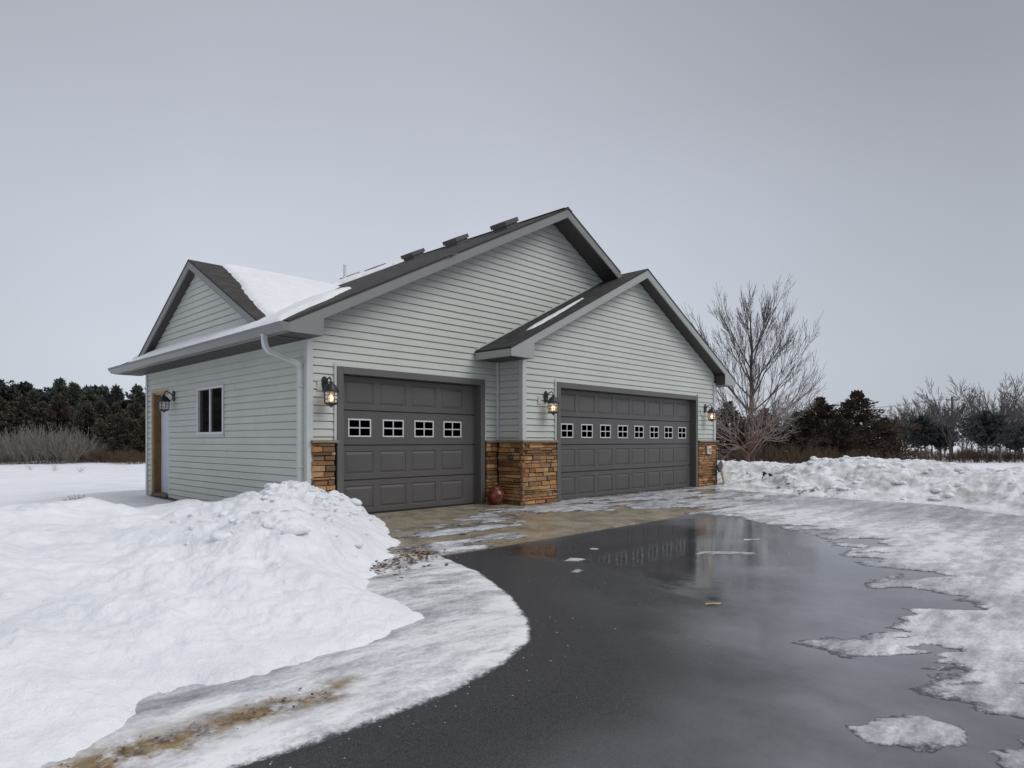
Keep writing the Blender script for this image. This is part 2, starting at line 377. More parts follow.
def trim(v, F, keep, *arrs):
    F = F[keep[F].any(1)]; used, inv = np.unique(F, return_inverse=True)
    return (v[used], inv.reshape(F.shape)) + tuple(a[used] for a in arrs)
def addattr(o, name, vals):
    at = o.data.attributes.new(name, 'FLOAT', 'POINT'); at.data.foreach_set('value', np.asarray(vals, np.float32))
rs = np.concatenate([np.geomspace(1.0, 26, 620), np.geomspace(26, 900, 90)[1:]])
x, y, F = polar(43, -43, 780, rs)
z, dirt, soil = terrain(x, y)
go = npmesh('snow_ground', np.stack([x, y, z], 1), F, M['snow'], smooth=True); addattr(go, 'dirt', dirt); tag(go, kind='structure')
rs2 = np.concatenate([[.05], np.geomspace(1.0, 900, 110)])
x, y, F = polar(43, 317, 150, rs2)
z, dirt, soil = terrain(x, y)
gb = npmesh('snow_ground', np.stack([x, y, z - .004], 1), F[:, ::-1], M['snow'], smooth=True); addattr(gb, 'dirt', dirt); tag(gb, kind='structure')

# driveway: asphalt sheet (grid, so wetness can vary)
def gridmesh(name, x0, x1, nx, y0, y1, ny, zf, mt):
    X, Y = np.meshgrid(np.linspace(x0, x1, nx), np.linspace(y0, y1, ny)); X = X.ravel(); Y = Y.ravel()
    i = np.arange((ny - 1) * (nx - 1)); r_ = i // (nx - 1); c_ = i % (nx - 1); b = r_ * nx + c_
    return npmesh(name, np.stack([X, Y, zf(X, Y)], 1), np.stack([b, b + 1, b + nx + 1, b + nx], 1), mt, smooth=True), X, Y
dr, X, Y = gridmesh('driveway', -7, 34, 411, -32, -3.215, 289, lambda a, b: zplane(b), M['asphalt'])
CURVE = [(-.2, -3.2), (-.44, -4.05), (-.86, -4.86), (-1.27, -5.45), (-1.59, -5.75), (-2.02, -5.94), (-2.51, -6.04), (-2.92, -6.05), (-3.3, -6.04), (-3.54, -6.0), (-4.2, -6.1), (-5, -6.5), (-8, -9)]
keepd = sdf(X, Y, CLEAR) > -.5
from_curve = -sdf(X, Y, CURVE + [(-30, -9), (-30, 0), (-.2, 0)])
PUD = [(.5, -3.3), (5.3, -3.2), (12, -4), (9, -12), (0, -9.3), (-1.9, -8.0), (-1.3, -7.2), (-.9, -6.6), (-.25, -6.2), (.1, -5.6), (.05, -5.0), (.5, -4.5)]
wet = .5 + sdf(X, Y, PUD) * .55 + fbm(X, Y, 1.2, 4, 51) * .55
wet = np.clip(wet, .12, 1) * ss(.12, .55, from_curve)
HOUSE_REFL = [(-.2, -3.1), (4.0, -3.1), (3.7, -4.2), (2.3, -5.0), (.9, -5.6), (-.1, -6.05), (-.55, -5.9), (-.5, -5.0), (-.1, -4.2)]  # where the house reflects dark; painted sheen is held back here
sky_sheen = ss(.15, 2.1, from_curve + fbm(X, Y, 1.4, 3, 55) * .5) * (1 - .92 * ss(-.45, .35, sdf(X, Y, HOUSE_REFL) + fbm(X, Y, .7, 4, 56) * .35)) * (.75 + .6 * fbm(X, Y, 1.0, 4, 57))  # mask of the painted sky sheen, growing away from the curved edge
sky_sheen = sky_sheen * (1 - .85 * ss(-.12, .12, sdf(X, Y, [(-.93, -5.95), (-.55, -5.85), (-.70, -6.10), (-.99, -6.16)]) + fbm(X, Y, .2, 3, 58) * .08))
sky_sheen = sky_sheen * (1 - .9 * ss(-.08, .1, sdf(X, Y, [(-.15, -5.85), (.35, -5.75), (.2, -6.15), (-.05, -6.2)]) + fbm(X, Y, .15, 4, 59) * .14))
sky_sheen = np.clip(sky_sheen, 0, 1)
me_ = dr.data; bm_ = bmesh.new(); bm_.from_mesh(me_); bm_.verts.ensure_lookup_table()
wl_ = bm_.verts.layers.float.new('wet'); sheen_ = bm_.verts.layers.float.new('sky_sheen')
for v_, a_, b_ in zip(bm_.verts, wet, sky_sheen): v_[wl_] = float(a_); v_[sheen_] = float(b_)
bmesh.ops.delete(bm_, geom=[v_ for v_, k_ in zip(bm_.verts, keepd) if not k_], context='VERTS'); bm_.to_mesh(me_); bm_.free()
tag(dr, kind='structure')
ap = MB()
for i in range(4):                     # slabs with control joints, on their own strip
    xa, xb = -1.2 + i * 3.4, -1.2 + (i + 1) * 3.4 - .012
    ap.box(xa, xb, -3.2, -.62 if xa > 3.5 else 0, -.3, 0) if 0 else None
def slab(xa, xb, ya, yb):
    P = []
    for px, py in ((xa, ya), (xb, ya), (xb, yb), (xa, yb)): P.append((px, py, float(zplane(np.array(py))) + .004))
    ap.poly(P)
    for a, b in zip(P, P[1:] + P[:1]): ap.poly([a, b, (b[0], b[1], b[2] - .1), (a[0], a[1], a[2] - .1)])
for xa, xb in ((-1.2, 3.795), (3.805, 7.395), (7.405, 11.3)):
    slab(xa, xb, -3.2, 0)
tag(ap.build('concrete_apron', M['concrete'], weld=False), kind='structure')

# ice
COAST = [(5.35, -3.24), (5.3, -3.7), (5.16, -4.1), (4.58, -5.01), (4.11, -5.75), (3.15, -6.0), (2.52, -6.48), (2.53, -6.88), (2.0, -6.7), (1.46, -6.86), (1.69, -7.32), (1.28, -7.36), (.95, -7.1), (.64, -7.01), (.61, -7.28),
         (.3, -7.2), (.01, -7.3), (-.35, -7.05), (-.64, -7.18), (-.53, -7.39), (-.22, -7.6), (-.52, -7.49), (-.8, -7.74), (-1.02, -8.13), (-1.0, -8.6), (-1.5, -10), (0, -14), (60, -60), (60, 5), (10.6, 0), (10.2, -.55), (4.6, -.66),
         (3.5, -.95), (3.0, -1.35), (4.2, -1.9), (3.6, -2.4)]
LEFTICE = [(-.81, -2.6), (-.38, -2.89), (-.2, -3.215)] + CURVE[1:] + [(-30, -9), (-30, 0), (-6, 0), (-3, -2)]
FLOES = [[(-1.48, -7.56), (-1.26, -7.63), (-1.15, -7.7), (-1.1, -7.87), (-1.22, -7.99), (-1.52, -7.84), (-1.6, -7.71)], [(-1.33, -8.03), (-1.1, -8.13), (-1.3, -8.3), (-1.5, -8.1)],
         [(.55, -4.25), (.72, -4.2), (.80, -4.36), (.64, -4.38)], [(.15, -4.62), (.33, -4.6), (.36, -4.72), (.2, -4.72)],
         [(2.07, -4.92), (2.3, -5.15), (2.48, -5.44), (2.40, -5.50), (2.2, -5.3), (1.9, -5.02)], [(1.3, -4.0), (1.4, -4.0), (1.4, -4.08), (1.32, -4.1)], [(3.3, -4.9), (3.5, -5.05), (3.42, -5.1), (3.25, -4.95)]]
APRON = [(-1, -3.2), (11.2, -3.2), (11.2, -.02), (-1, -.02)]
x, y, F = polar(42, -43, 860, np.geomspace(1.0, 34, 900))
cu, cv = (x - y) * .707, (x + y) * .707                          # across the view / along the drive
n_big = fbm(cu * .6, cv * 1.3, 1.0, 3, 61) * .42; n_mid = fbm(cu * .6, cv * 1.3, .33, 4, 62) * .17 + fbm(cu * .5, cv * 1.4, .13, 4, 63) * .08
d1 = sdf(x, y, COAST); onap = ss(-3.3, -3.1, y); hole = ss(.12, .34, fbm((x - y) * .35, (x + y) * .9, .55, 4, 77)) * ss(1.3, .2, d1)
streak = fbm(cu * 2.2, cv * .7, .8, 4, 64)
d1n = d1 + n_big * (1 - onap) * .8 + n_mid - hole * 1.1 * (1 - onap)
t1 = np.clip(d1n * .055 + fbm(x, y, .06, 3, 78) * .0022, -.03, .014) + np.clip(d1n, 0, 1) * fbm(x, y, .5, 3, 65) * .006
# on the apron the film is patchy
bare = ss(.0, .5, sdf(x, y, [(2.0, -2.55), (2.3, -1.9), (3.2, -1.35), (4.2, -1.7), (6.0, -2.4), (5.9, -3.2), (.9, -3.3), (1.3, -2.9)]) + n_mid * 1.5)
fringe = ss(-.5, .3, -d1) 
t3 = (fbm(x * .55 + y * .2, y * 1.3, .75, 5, 66, .6) * .05 + .000 - .035 * bare - .02 * ss(1.4, 0, -y) * (x < 3.6)) * 1.0
t3 = np.where(sdf(x, y, APRON) > 0, t3, -.03)
t1 = np.where(onap > .5, np.minimum(t1, t3 + .010 - .02 * bare), t1)
t3 = np.clip(t3, -.03, .006)
d2 = sdf(x, y, LEFTICE)
t2 = np.clip((d2 + fbm(x, y, .12, 2, 67) * .012) * .16, -.03, .022) + np.clip(d2, 0, .6) * (.018 + fbm(x, y, .45, 3, 68) * .03)
t = np.maximum(np.maximum(t1, t3 * (y < -.02) + -.03 * (y >= -.02)), t2)
for k, fl in enumerate(FLOES):
    df = sdf(x, y, fl) + fbm(x, y, .16, 4, 70 + k) * (.11 if k < 2 else .06)
    t = np.maximum(t, np.clip(df * .22, -.03, .016 if k < 2 else .01) + np.clip(df, 0, .1) * fbm(x, y, .06, 2, 80) * .1)
edgepos = d1 < -.0
z = zplane(y) + t + np.where(y > -3.2, .004, 0)
stain = ss(.0, .22, sdf(x, y, [(-2.75, -5.55), (-3.3, -5.52), (-3.9, -5.45), (-4.4, -5.6), (-4.4, -5.85), (-3.6, -5.80), (-2.95, -5.80)]) + .08 + n_mid * .6)
stain = np.maximum(stain, .55 * ss(.1, .5, sdf(x, y, [(-.3, -2.5), (.2, -2.9), (-.3, -3.35), (-1.1, -3.5), (-1.5, -3.4), (-.9, -2.7)]) + n_mid * 2))
white = np.where(d2 > 0, .55 + .4 * ss(.5, 0, d2) - .9 * ss(0, .35, sdf(x, y, [(-1.6, -4.6), (-3.8, -5.1), (-4.2, -5.5), (-3.3, -5.42), (-2.2, -5.4)])), np.where(onap > .5, .2, .15 + .55 * ss(.1, 1.2, d1n) - .9 * ss(.9, 4, d1)))
V_, F, t, stain, white = trim(np.stack([x, y, z], 1), F, (t > -.012) & (sdf(x, y, CLEAR) > -.45), t, stain, white)
ic = npmesh('ice_sheet', V_, F, M['ice'], smooth=True)
addattr(ic, 'thick', t); addattr(ic, 'stain', stain); addattr(ic, 'white', white); tag(ic, kind='structure')

# ------------------------------------------------------------------ house
house = tag(empty('garage_house', (5.5, 3.5, 0)), 'pale green vinyl sided house with two dark grey garage doors and brown stone base', 'house')
def H(o): o.matrix_parent_inverse = Matrix.Translation((-5.5, -3.5, 0)); return o
EXP = .1143
def lap(mb, P, ua, ub, zlo, zhi, ext, holes, depth=.017, base=0.0, z00=-.06):
    """P(u, z, out) -> point.  ext(z) -> (umin, umax)"""
    cuts = {zlo, zhi}; seam = random.Random(int(zhi * 100))
    for h in holes: cuts |= {h[2], h[3]}
    k0 = math.floor((zlo - z00) / EXP); k1 = math.ceil((zhi - z00) / EXP)
    for k in range(k0, k1):
        a = z00 + k * EXP; b = a + EXP
        zs = sorted({max(a, zlo), min(b, zhi)} | {c for c in cuts if a < c < b})
        for za, zb in zip(zs, zs[1:]):
            if zb - za < 1e-4: continue
            oa = base + depth * (1 - (za - a) / EXP); ob = base + depth * (1 - (zb - a) / EXP)
            # a little hollow in the face, like pressed vinyl
            ea, eb = ext(za + 1e-5), ext(zb - 1e-5)
            bl = sorted([(h[0], h[1]) for h in holes if h[2] < (za + zb) / 2 < h[3]])
            segs = []; cur = None
            xs = [(-1e9, None)]
            left = (ea[0], eb[0])
            for h0, h1 in bl:
                if h0 > max(left): segs.append((left, (min(h0, ea[1]), min(h0, eb[1]))))
                left = (max(h1, ea[0]), max(h1, eb[0]))
            if left[0] < ea[1] or left[1] < eb[1]: segs.append((left, (ea[1], eb[1])))
            if (k % 2 == 0) and seam is not None and segs and abs(za - a) < 1e-6:
                for l, r in segs:
                    if r[0] - l[0] > 1.6:
                        u = seam.uniform(l[0] + .4, r[0] - .4); zt = zb - .018
                        if zt > za: mb.poly([P(u, za, oa + .0025), P(u + .03, za, oa + .0025), P(u + .03, zt, base + depth * (1 - (zt - a) / EXP) + .0025), P(u, zt, base + depth * (1 - (zt - a) / EXP) + .0025)]); mb.poly([P(u, za, oa + .0025), P(u, zt, base + depth * (1 - (zt - a) / EXP) + .0025), P(u, zt, base), P(u, za, base)]); mb.poly([P(u + .03, za, oa + .0025), P(u + .03, zt, base + depth * (1 - (zt - a) / EXP) + .0025), P(u + .03, zt, base), P(u + .03, za, base)])
            for l, r in segs:
                if r[0] <= l[0] and r[1] <= l[1]: continue
                q = [P(l[0], za, oa), P(max(r[0], l[0]), za, oa), P(max(r[1], l[1]), zb, ob), P(l[1], zb, ob)]
                mb.poly(q)
                if zb > b - .0005 and zb - za > .02:
                    zc = zb - .016; oc = base + depth * (1 - (zc - a) / EXP); wl = lambda zz: l[0] + (l[1] - l[0]) * (zz - za) / (zb - za); wr = lambda zz: max(r[0], l[0]) + (max(r[1], l[1]) - max(r[0], l[0])) * (zz - za) / (zb - za)
                    mb.v = mb.v[:-4]; mb.f.pop(); mb.uv.pop(); mb.mi.pop()
                    mb.poly([P(l[0], za, oa), P(wr(za), za, oa), P(wr(zc), zc, oc), P(wl(zc), zc, oc)])
                    mb.poly([P(wl(zc), zc, oc), P(wr(zc), zc, oc), P(wr(zc + .006), zc + .006, base - .013), P(wl(zc + .006), zc + .006, base - .013)])
                    mb.poly([P(wl(zc + .006), zc + .006, base - .013), P(wr(zc + .006), zc + .006, base - .013), P(wr(zb), zb, base - .013), P(l[1], zb, base - .013)])
                if abs(za - a) < 1e-6: mb.poly([P(l[0], za, oa), P(max(r[0], l[0]), za, oa), P(max(r[0], l[0]), za, base - .013), P(l[0], za, base - .013)])
PF = lambda y0: (lambda u, z, o: (u, y0 - o, z))
PL = lambda x0: (lambda u, z, o: (x0 - o, u, z))
TOP = lambda X: 2.72 + .513 * (X + .55)            # main roof, left slope
RX, RZ = 5.31, TOP(5.31)
def ext_main(z):
    zz = z + .17
    x0 = 0 if zz < TOP(0) else min(5.3, (zz - 2.72) / .513 - .55)
    return (x0, 2 * RX - x0 if z > 2.7 else 3.81)
STZ = 1.10
w = MB(); lap(w, PF(0), 0, 0, 1.10, 5.55, ext_main, [(.45, 3.44, 0, 2.235)])
H(w.build('front_wall_siding', M['siding'], house))
w = MB(); lap(w, PL(0), 0, 0, -.03, 2.6, lambda z: (.0, 7.0), [(5.70, 6.60, -.1, 2.14), (2.89, 4.10, 1.235, 2.12)], z00=-.06)
H(w.build('side_wall_siding', M['siding'], house))
G2X, G2Z = 7.45, 4.85
def ext_g2(z):
    x0 = 3.81
    zz = z + .19
    if zz > G2Z - .5 * (G2X - 3.81): x0 = min(G2X, G2X - (G2Z - zz) / .5)
    return (x0, min(11.07, 2 * G2X - x0 + (0 if zz > 3.05 else 9)))
w = MB(); lap(w, PF(-.62), 0, 0, 1.10, 4.66, ext_g2, [(4.72, 10.14, 0, 2.245)])
H(w.build('front_wall_siding', M['siding'], house))
w = MB(); lap(w, lambda u, z, o: (3.81 - o, u, z), 0, 0, 1.10, 2.75, lambda z: (-.62, 0), [])
H(w.build('return_wall_siding', M['siding'], house))
# backing shell so no light leaks; far walls
w = MB(); w.box(.03, 11.05, 6.9, 7.0, -.3, 2.6); w.box(10.95, 11.05, -.55, 6.9, -.3, 2.7); w.box(.02, .06, .02, 2.88, -.3, 2.6); w.box(.02, .06, 4.11, 5.69, -.3, 2.6); w.box(.02, .06, 6.61, 6.9, -.3, 2.6)
w.box(.02, .06, 2.88, 4.11, -.3, 1.23); w.box(.02, .06, 2.88, 4.11, 2.125, 2.6); w.box(.02, .06, 5.69, 6.61, 2.15, 2.6)
H(w.build('wall_backing', M['siding'], house))
w = MB(); w.box(.03, 11.03, .3, 6.9, -.05, -.02); H(w.build('garage_floor', M['concrete'], house))
# corner posts and trims
w = MB()
w.box(-.035, .065, -.035, -.004, -.05, 2.58); w.box(-.036, -.003, -.0355, .065, -.05, 2.58)
H(w.build('corner_post', M['trim'], house, bevel=.003))
w = MB(); w.box(3.78, 3.875, -.655, -.624, 1.12, 2.58); w.box(3.774, 3.806, -.656, -.56, 1.12, 2.58)
H(w.build('corner_post', M['trim'], house, bevel=.003))
w = MB(); w.box(11.0, 11.10, -.655, -.624, 1.12, 2.62); w.box(11.072, 11.102, -.656, -.56, -.1, 2.62)
H(w.build('corner_post', M['trim'], house, bevel=.003))
w = MB(); w.box(3.755, 3.79, -.045, -.012, 1.12, 2.6)
H(w.build('corner_bead', M['white'], house))
w = MB(); w.box(-.035, -.004, 6.94, 7.03, -.05, 2.58); H(w.build('corner_post', M['trim'], house))
for q_ in ((.405, .449, -.032, -.002, 1.143, 2.28), (4.675, 4.719, -.652, -.622, 1.143, 2.29), (10.141, 10.185, -.652, -.622, 1.143, 2.29), (3.441, 3.475, -.032, -.002, 1.143, 2.27)):
    w = MB(); w.box(*q_); H(w.build('siding_edge_trim', M['trim'], house))
# foundation
w = MB(); w.box(-.004, .05, 0.02, 6.98, -.4, -.035); H(w.build('foundation', vary(mat('foundation_concrete', rough=.9), (.30, .28, .25), .2), house))

# ledge stone
PAL = [(.36, .20, .085), (.42, .27, .13), (.30, .165, .075), (.46, .32, .17), (.21, .12, .065), (.36, .26, .16), (.28, .19, .12), (.37, .17, .075), (.50, .36, .20), (.16, .095, .055), (.40, .24, .11), (.33, .19, .09)]
def stones(name, P, u0, u1, z0, z1, seed, red=None):
    rnd = random.Random(seed); mb = MB(); cols = []
    mb.poly([P(u0, z0, .012), P(u1, z0, .012), P(u1, z1, .012), P(u0, z1, .012)]); cols.append((.045, .03, .02))
    z = z0
    while z < z1 - .01:
        h = min(rnd.choice((.038, .048, .058, .072, .085)), z1 - z)
        if z1 - z - h < .03: h = z1 - z
        u = u0 - rnd.uniform(0, .12)
        while u < u1:
            L = rnd.uniform(.10, .36) * (1.2 if h < .06 else .9)
            a, b = max(u, u0), min(u + L, u1)
            if b < a + .02: u += L; continue
            if u1 - b < .05: b = u1
            o = rnd.uniform(.035, .072); g = .004; i = .006
            c = rnd.choice(PAL); k = rnd.uniform(.6, 1.3); c = (c[0] * k * 1.12, c[1] * k * .98, c[2] * k * .85)
            J = lambda: rnd.uniform(-.003, .003)
            q0 = [(a + g, z + g), (b - g, z + g), (b - g, z + h - g), (a + g, z + h - g)]
            q1 = [(a + g + i, z + g + i), (b - g - i, z + g + i), (b - g - i, z + h - g - i), (a + g + i, z + h - g - i)]
            A = [P(p[0], p[1], .008) for p in q0]; B = [P(p[0] + J(), p[1] + J(), o - .012) for p in q0]; Cc = [P(p[0] + J(), p[1] + J(), o + J()) for p in q1]
            for X_, Y_ in ((A, B), (B, Cc)):
                for j in range(4): mb.poly([X_[j], X_[(j + 1) % 4], Y_[(j + 1) % 4], Y_[j]]); cols.append(c)
            mb.poly(Cc); cols.append(c)
            u += L
        z += h
    o = mb.build(name, M['stone'], house, weld=False); H(o)
    ca = o.data.color_attributes.new('col', 'FLOAT_COLOR', 'CORNER')
    arr = []
    for f, c in zip(mb.f, cols): arr += [(*c, 1)] * len(f)
    ca.data.foreach_set('color', np.array(arr, np.float32).ravel())
    return o
stones('stone_veneer', PF(0), .03, .405, -.1, STZ, 1)
stones('stone_veneer', PF(0), 3.475, 3.74, -.05, STZ, 2)
stones('stone_veneer', PL(3.81), -.69, -.06, -.06, STZ, 3)
stones('stone_veneer', PF(-.62), 3.74, 4.70, -.06, STZ, 4)
stones('stone_veneer', PF(-.62), 10.17, 11.13, -.08, STZ, 5)
stones('stone_veneer', lambda u, z, o: (11.07 + o, u, z), -.69, .5, -.08, STZ, 6)
def cap(x0, x1, y0, y1):
    w = MB(); w.box(x0, x1, y0, y1, STZ, STZ + .042); H(w.build('stone_ledge', M['capstone'], house, bevel=.006))
cap(.02, .447, -.10, .0); cap(3.443, 3.81, -.10, .0); cap(3.71, 3.81, -.62, -.102); cap(3.71, 4.716, -.72, -.622); cap(10.146, 11.17, -.72, -.622); cap(11.07, 11.17, -.618, .5)

# garage doors
def garage_door(name, x0, x1, yf, top, ncol, wins, zb):
    """opening x0..x1, front wall plane yf; panel set back"""
    root = H(tag(MB_door(name, x0, x1, yf, top, ncol, zb), None))
    # trim frame
    t = MB(); tw = .105
    t.box(x0 - tw, x0, yf - .045, yf + .0, zb, top + tw); t.box(x1, x1 + tw, yf - .045, yf, zb, top + tw); t.box(x0 + .001, x1 - .001, yf - .0455, yf, top, top + tw)
    t.box(x0 - .02, x0 + .004, yf + .001, yf + .16, zb, top); t.box(x1 - .004, x1 + .02, yf + .001, yf + .16, zb, top); t.box(x0, x1, yf + .001, yf + .16, top - .004, top + .02)
    fr = H(t.build('door_frame', M['door_trim'], house, bevel=.003))
    for xa in (x0 + .004, x1 - .022):
        s = MB(); s.box(xa, xa + .018, yf + .07, yf + .10, zb, top - .01); s.build('weather_strip', M['door_trim'], fr)
    sl_ = MB(); sl_.box(x0 + .005, x1 - .005, yf + .095, yf + .135, zb - .01, zb + .022); sl_.build('bottom_seal', M['seal'], root)
    ML, MR = (.05, .24) if ncol == 4 else (.035, .13)
    cw = (x1 - x0 - ML - MR) / ncol; sh = (top - zb) / 4; wz = zb + sh * 2 + sh * .5
    for i in range(ncol):
        cx = x0 + ML + cw * (i + .5); a, b = (.205, .140) if ncol == 4 else (.19, .140)
        yy = yf + .10 - .012
        f = MB(); fw = .022
        f.box(cx - a, cx + a, yy, yy + .02, wz + b - fw, wz + b); f.box(cx - a, cx + a, yy, yy + .02, wz - b, wz - b + fw)
        f.box(cx - a, cx - a + fw, yy, yy + .02, wz - b + fw, wz + b - fw); f.box(cx + a - fw, cx + a, yy, yy + .02, wz - b + fw, wz + b - fw)
        f.box(cx - .009, cx + .009, yy + .002, yy + .018, wz - b + fw, wz + b - fw); f.box(cx - a + fw, cx - .009, yy + .002, yy + .018, wz - .009, wz + .009); f.box(cx + .009, cx + a - fw, yy + .002, yy + .018, wz - .009, wz + .009)
        fo = f.build('window_frame', M['white'], root, bevel=.002)
        gl = MB(); gl.box(cx - a + .01, cx + a - .01, yy + .012, yy + .016, wz - b + .01, wz + b - .01)
        g_ = gl.build('pane', M['glass'], root)
def MB_door(name, x0, x1, yf, top, ncol, zb):
    mb = MB(); y = yf + .10; sh = (top - zb) / 4
    ML, MR = (.05, .24) if ncol == 4 else (.035, .13)
    cw = (x1 - x0 - ML - MR) / ncol
    for r in range(4):
        za, zt = zb + r * sh, zb + (r + 1) * sh - .003
        # section face with rounded joint: slight bevel at top and bottom
        mb.poly([(x0, y + .02, za - .001), (x1, y + .02, za - .001), (x1, y, za + .012), (x0, y, za + .012)])
        mb.poly([(x0, y, zt - .012), (x1, y, zt - .012), (x1, y + .02, zt), (x0, y + .02, zt)])
        A, B = za + .012, zt - .012
        mx = .055 if ncol == 4 else .05; mz = .075
        xs = [x0]
        for i in range(ncol):
            a = x0 + ML + cw * i + mx; b = x0 + ML + cw * (i + 1) - mx; xs += [a, b]
        xs.append(x1)
        for i in range(0, len(xs) - 1, 2): mb.poly([(xs[i], y, A), (xs[i + 1], y, A), (xs[i + 1], y, B), (xs[i], y, B)])
        for i in range(ncol):
            a, b = xs[1 + 2 * i], xs[2 + 2 * i]; z0, z1 = A + mz, B - mz
            mb.poly([(a, y, A), (b, y, A), (b, y, z0), (a, y, z0)]); mb.poly([(a, y, z1), (b, y, z1), (b, y, B), (a, y, B)])
            if r == 2: mb.poly([(a, y, z0), (b, y, z0), (b, y, z1), (a, y, z1)]); continue
            def ring(k, o): return [(a + k, y + o, z0 + k), (b - k, y + o, z0 + k), (b - k, y + o, z1 - k), (a + k, y + o, z1 - k)]
            Rg = [ring(0, 0), ring(.010, .011), ring(.018, .011), ring(.05, .001)]
            for p, q in zip(Rg, Rg[1:]):
                for j in range(4): mb.poly([p[j], p[(j + 1) % 4], q[(j + 1) % 4], q[j]])
            mb.poly(Rg[-1])
    mb.box(x0, x1, y + .03, y + .045, zb, top)
    return mb.build(name, M['door'], house)
garage_door('garage_door', .55, 3.335, 0, 2.13, 4, 4, .0)
garage_door('garage_door', 4.825, 10.04, -.62, 2.14, 8, 8, -.02)
# shelves and dark interior are never seen: solid box behind the doors
# roof: main
def uvq(pts, su, sv): return [(p[su], p[sv] * 1.0) for p in pts]
def slab_roof(mb, quad, th=.035):
    quad = [Vector(p) for p in quad]; n = (quad[1] - quad[0]).cross(quad[-1] - quad[0]).normalized()
    if n.z < 0: n = -n
    e = (quad[1] - quad[0]).normalized()
    if abs(e.z) > .01: e = (quad[2] - quad[1]).normalized()
    e = Vector((0, 1, 0)) if abs(n.x) > abs(n.y) else Vector((1, 0, 0)); f = n.cross(e)
    uv = [(p.dot(e), p.dot(f)) for p in quad]
    lo = [p - n * th for p in quad]
    mb.poly(quad, uv); mb.poly(lo[::-1])
    k = len(quad)
    for i in range(k): mb.poly([quad[i], lo[i], lo[(i + 1) % k], quad[(i + 1) % k]], [(0.1, .1)] * 4)
YF, YB = -.45, 7.48
rf = MB()
slab_roof(rf, [(-.53, YF, TOP(-.53)), (-.53, YB, TOP(-.53)), (RX, YB, RZ), (RX, YF, RZ)])
TR = lambda X: RZ - .513 * (X - RX)
slab_roof(rf, [(RX + .001, YF, RZ), (7.12, YF, TR(7.12)), (7.12, YB, TR(7.12)), (RX + .001, YB, RZ)])
slab_roof(rf, [(7.12, .1, TR(7.12)), (11.2, .1, TR(11.2)), (11.2, YB, TR(11.2)), (7.12, YB, TR(7.12))])
rf.box(RX - .12, RX + .12, YF + .003, YB - .003, RZ - .055, RZ - .03)
roof = H(rf.build('main_roof', M['shingle'], house, weld=False))
rc = MB()
for i in range(40):
    ya = YF + i * .2
    for s in (-1, 1): rc.poly([(RX, ya, RZ + .012 + .004), (RX, ya + .24, RZ + .012), (RX + s * .14, ya + .24, RZ - .064), (RX + s * .14, ya, RZ - .060)], [(0.02, .02), (.1, .02), (.1, .1), (.02, .1)])
rc.build('ridge_cap', M['shingle'], roof, weld=False)
# gable underside (rake soffit) and rake boards
UT = .175
w = MB()
w.poly([(0.02, YF + .02, TOP(.02) - UT), (0.02, 0.01, TOP(.02) - UT), (RX, .01, RZ - UT), (RX, YF + .02, RZ - UT)])
w.poly([(RX, YF + .02, RZ - UT), (RX, .01, RZ - UT), (7.3, .01, TR(7.3) - UT), (7.3, YF + .02, TR(7.3) - UT)])
H(w.build('rake_soffit', M['soffit'], house))
w = MB(); q = .037
pr = [(-.52, 2.58), (0.0, 2.58), (0.0, TOP(0) - .185), (RX, RZ - .195), (RX, RZ - q), (-.52, TOP(-.52) - q)]
w.prism(pr, 'y', YF + .005, YF + .035)
w.prism([(RX + .0005, RZ - .195), (7.22, TR(7.22) - .195), (7.22, TR(7.22) - q), (RX + .0005, RZ - q)], 'y', YF + .005, YF + .035)
w.prism([(-.505, 2.584), (-.002, 2.584), (-.002, TOP(0) - .20), (-.505, TOP(-.5) - .05)], 'y', YF + .036, -.02)
w.prism([(-.52, 2.58), (0.0, 2.58), (0.0, TOP(0) - .185), (-.52, TOP(-.52) - q)], 'y', YB - .03, YB)
w.box(-.515, -.49, YF + .036, YB - .031, 2.572, TOP(-.5) - .045)
H(w.build('fascia', M['fascia'], house, bevel=.002))
w = MB(); w.box(-.488, -.004, -.018, YB - .04, 2.575, 2.582)
for i in range(38): w.box(-.485, -.03, .0 + i * .2, .008 + i * .2, 2.570, 2.5745)
w.poly([(-.489, YF + .04, 2.5815), (-.003, YF + .04, 2.5815), (-.003, -.02, 2.5815), (-.489, -.02, 2.5815)])
H(w.build('eave_soffit', M['soffit'], house))
# frieze at wall top
w = MB(); w.box(-.03, -.018, .02, 6.95, 2.545, 2.574); H(w.build('frieze_trim', M['siding'], house))
# gutter (K profile) with end caps
gp_ = [(-.516, 2.69), (-.516, 2.585), (-.585, 2.585), (-.60, 2.62), (-.635, 2.655), (-.64, 2.70), (-.625, 2.70), (-.622, 2.66), (-.59, 2.625), (-.58, 2.595), (-.53, 2.595), (-.526, 2.69)]
w = MB(); w.prism([(p[0], p[1]) for p in gp_], 'y', YF - .0, YB)
w.prism([(-.516, 2.70), (-.516, 2.585), (-.585, 2.585), (-.60, 2.62), (-.635, 2.655), (-.64, 2.70)], 'y', YF - .004, YF + .002); w.prism([(-.516, 2.70), (-.516, 2.585), (-.585, 2.585), (-.60, 2.62), (-.635, 2.655), (-.64, 2.70)], 'y', YB - .002, YB + .004)
H(w.build('gutter', M['gutter'], house))
w = MB()
w.tube([(-.58, .13, 2.60), (-.58, .13, 2.50), (-.565, .13, 2.43), (-.52, .128, 2.375), (-.15, .10, 2.25), (-.09, .095, 2.215), (-.07, .095, 2.15), (-.07, .095, .0)], 0, sq=(.042, .032))
for zz in (1.9, .75): w.box(-.115, -.02, .045, .145, zz, zz + .025)
H(w.build('downspout', M['spout'], house, bevel=.006))
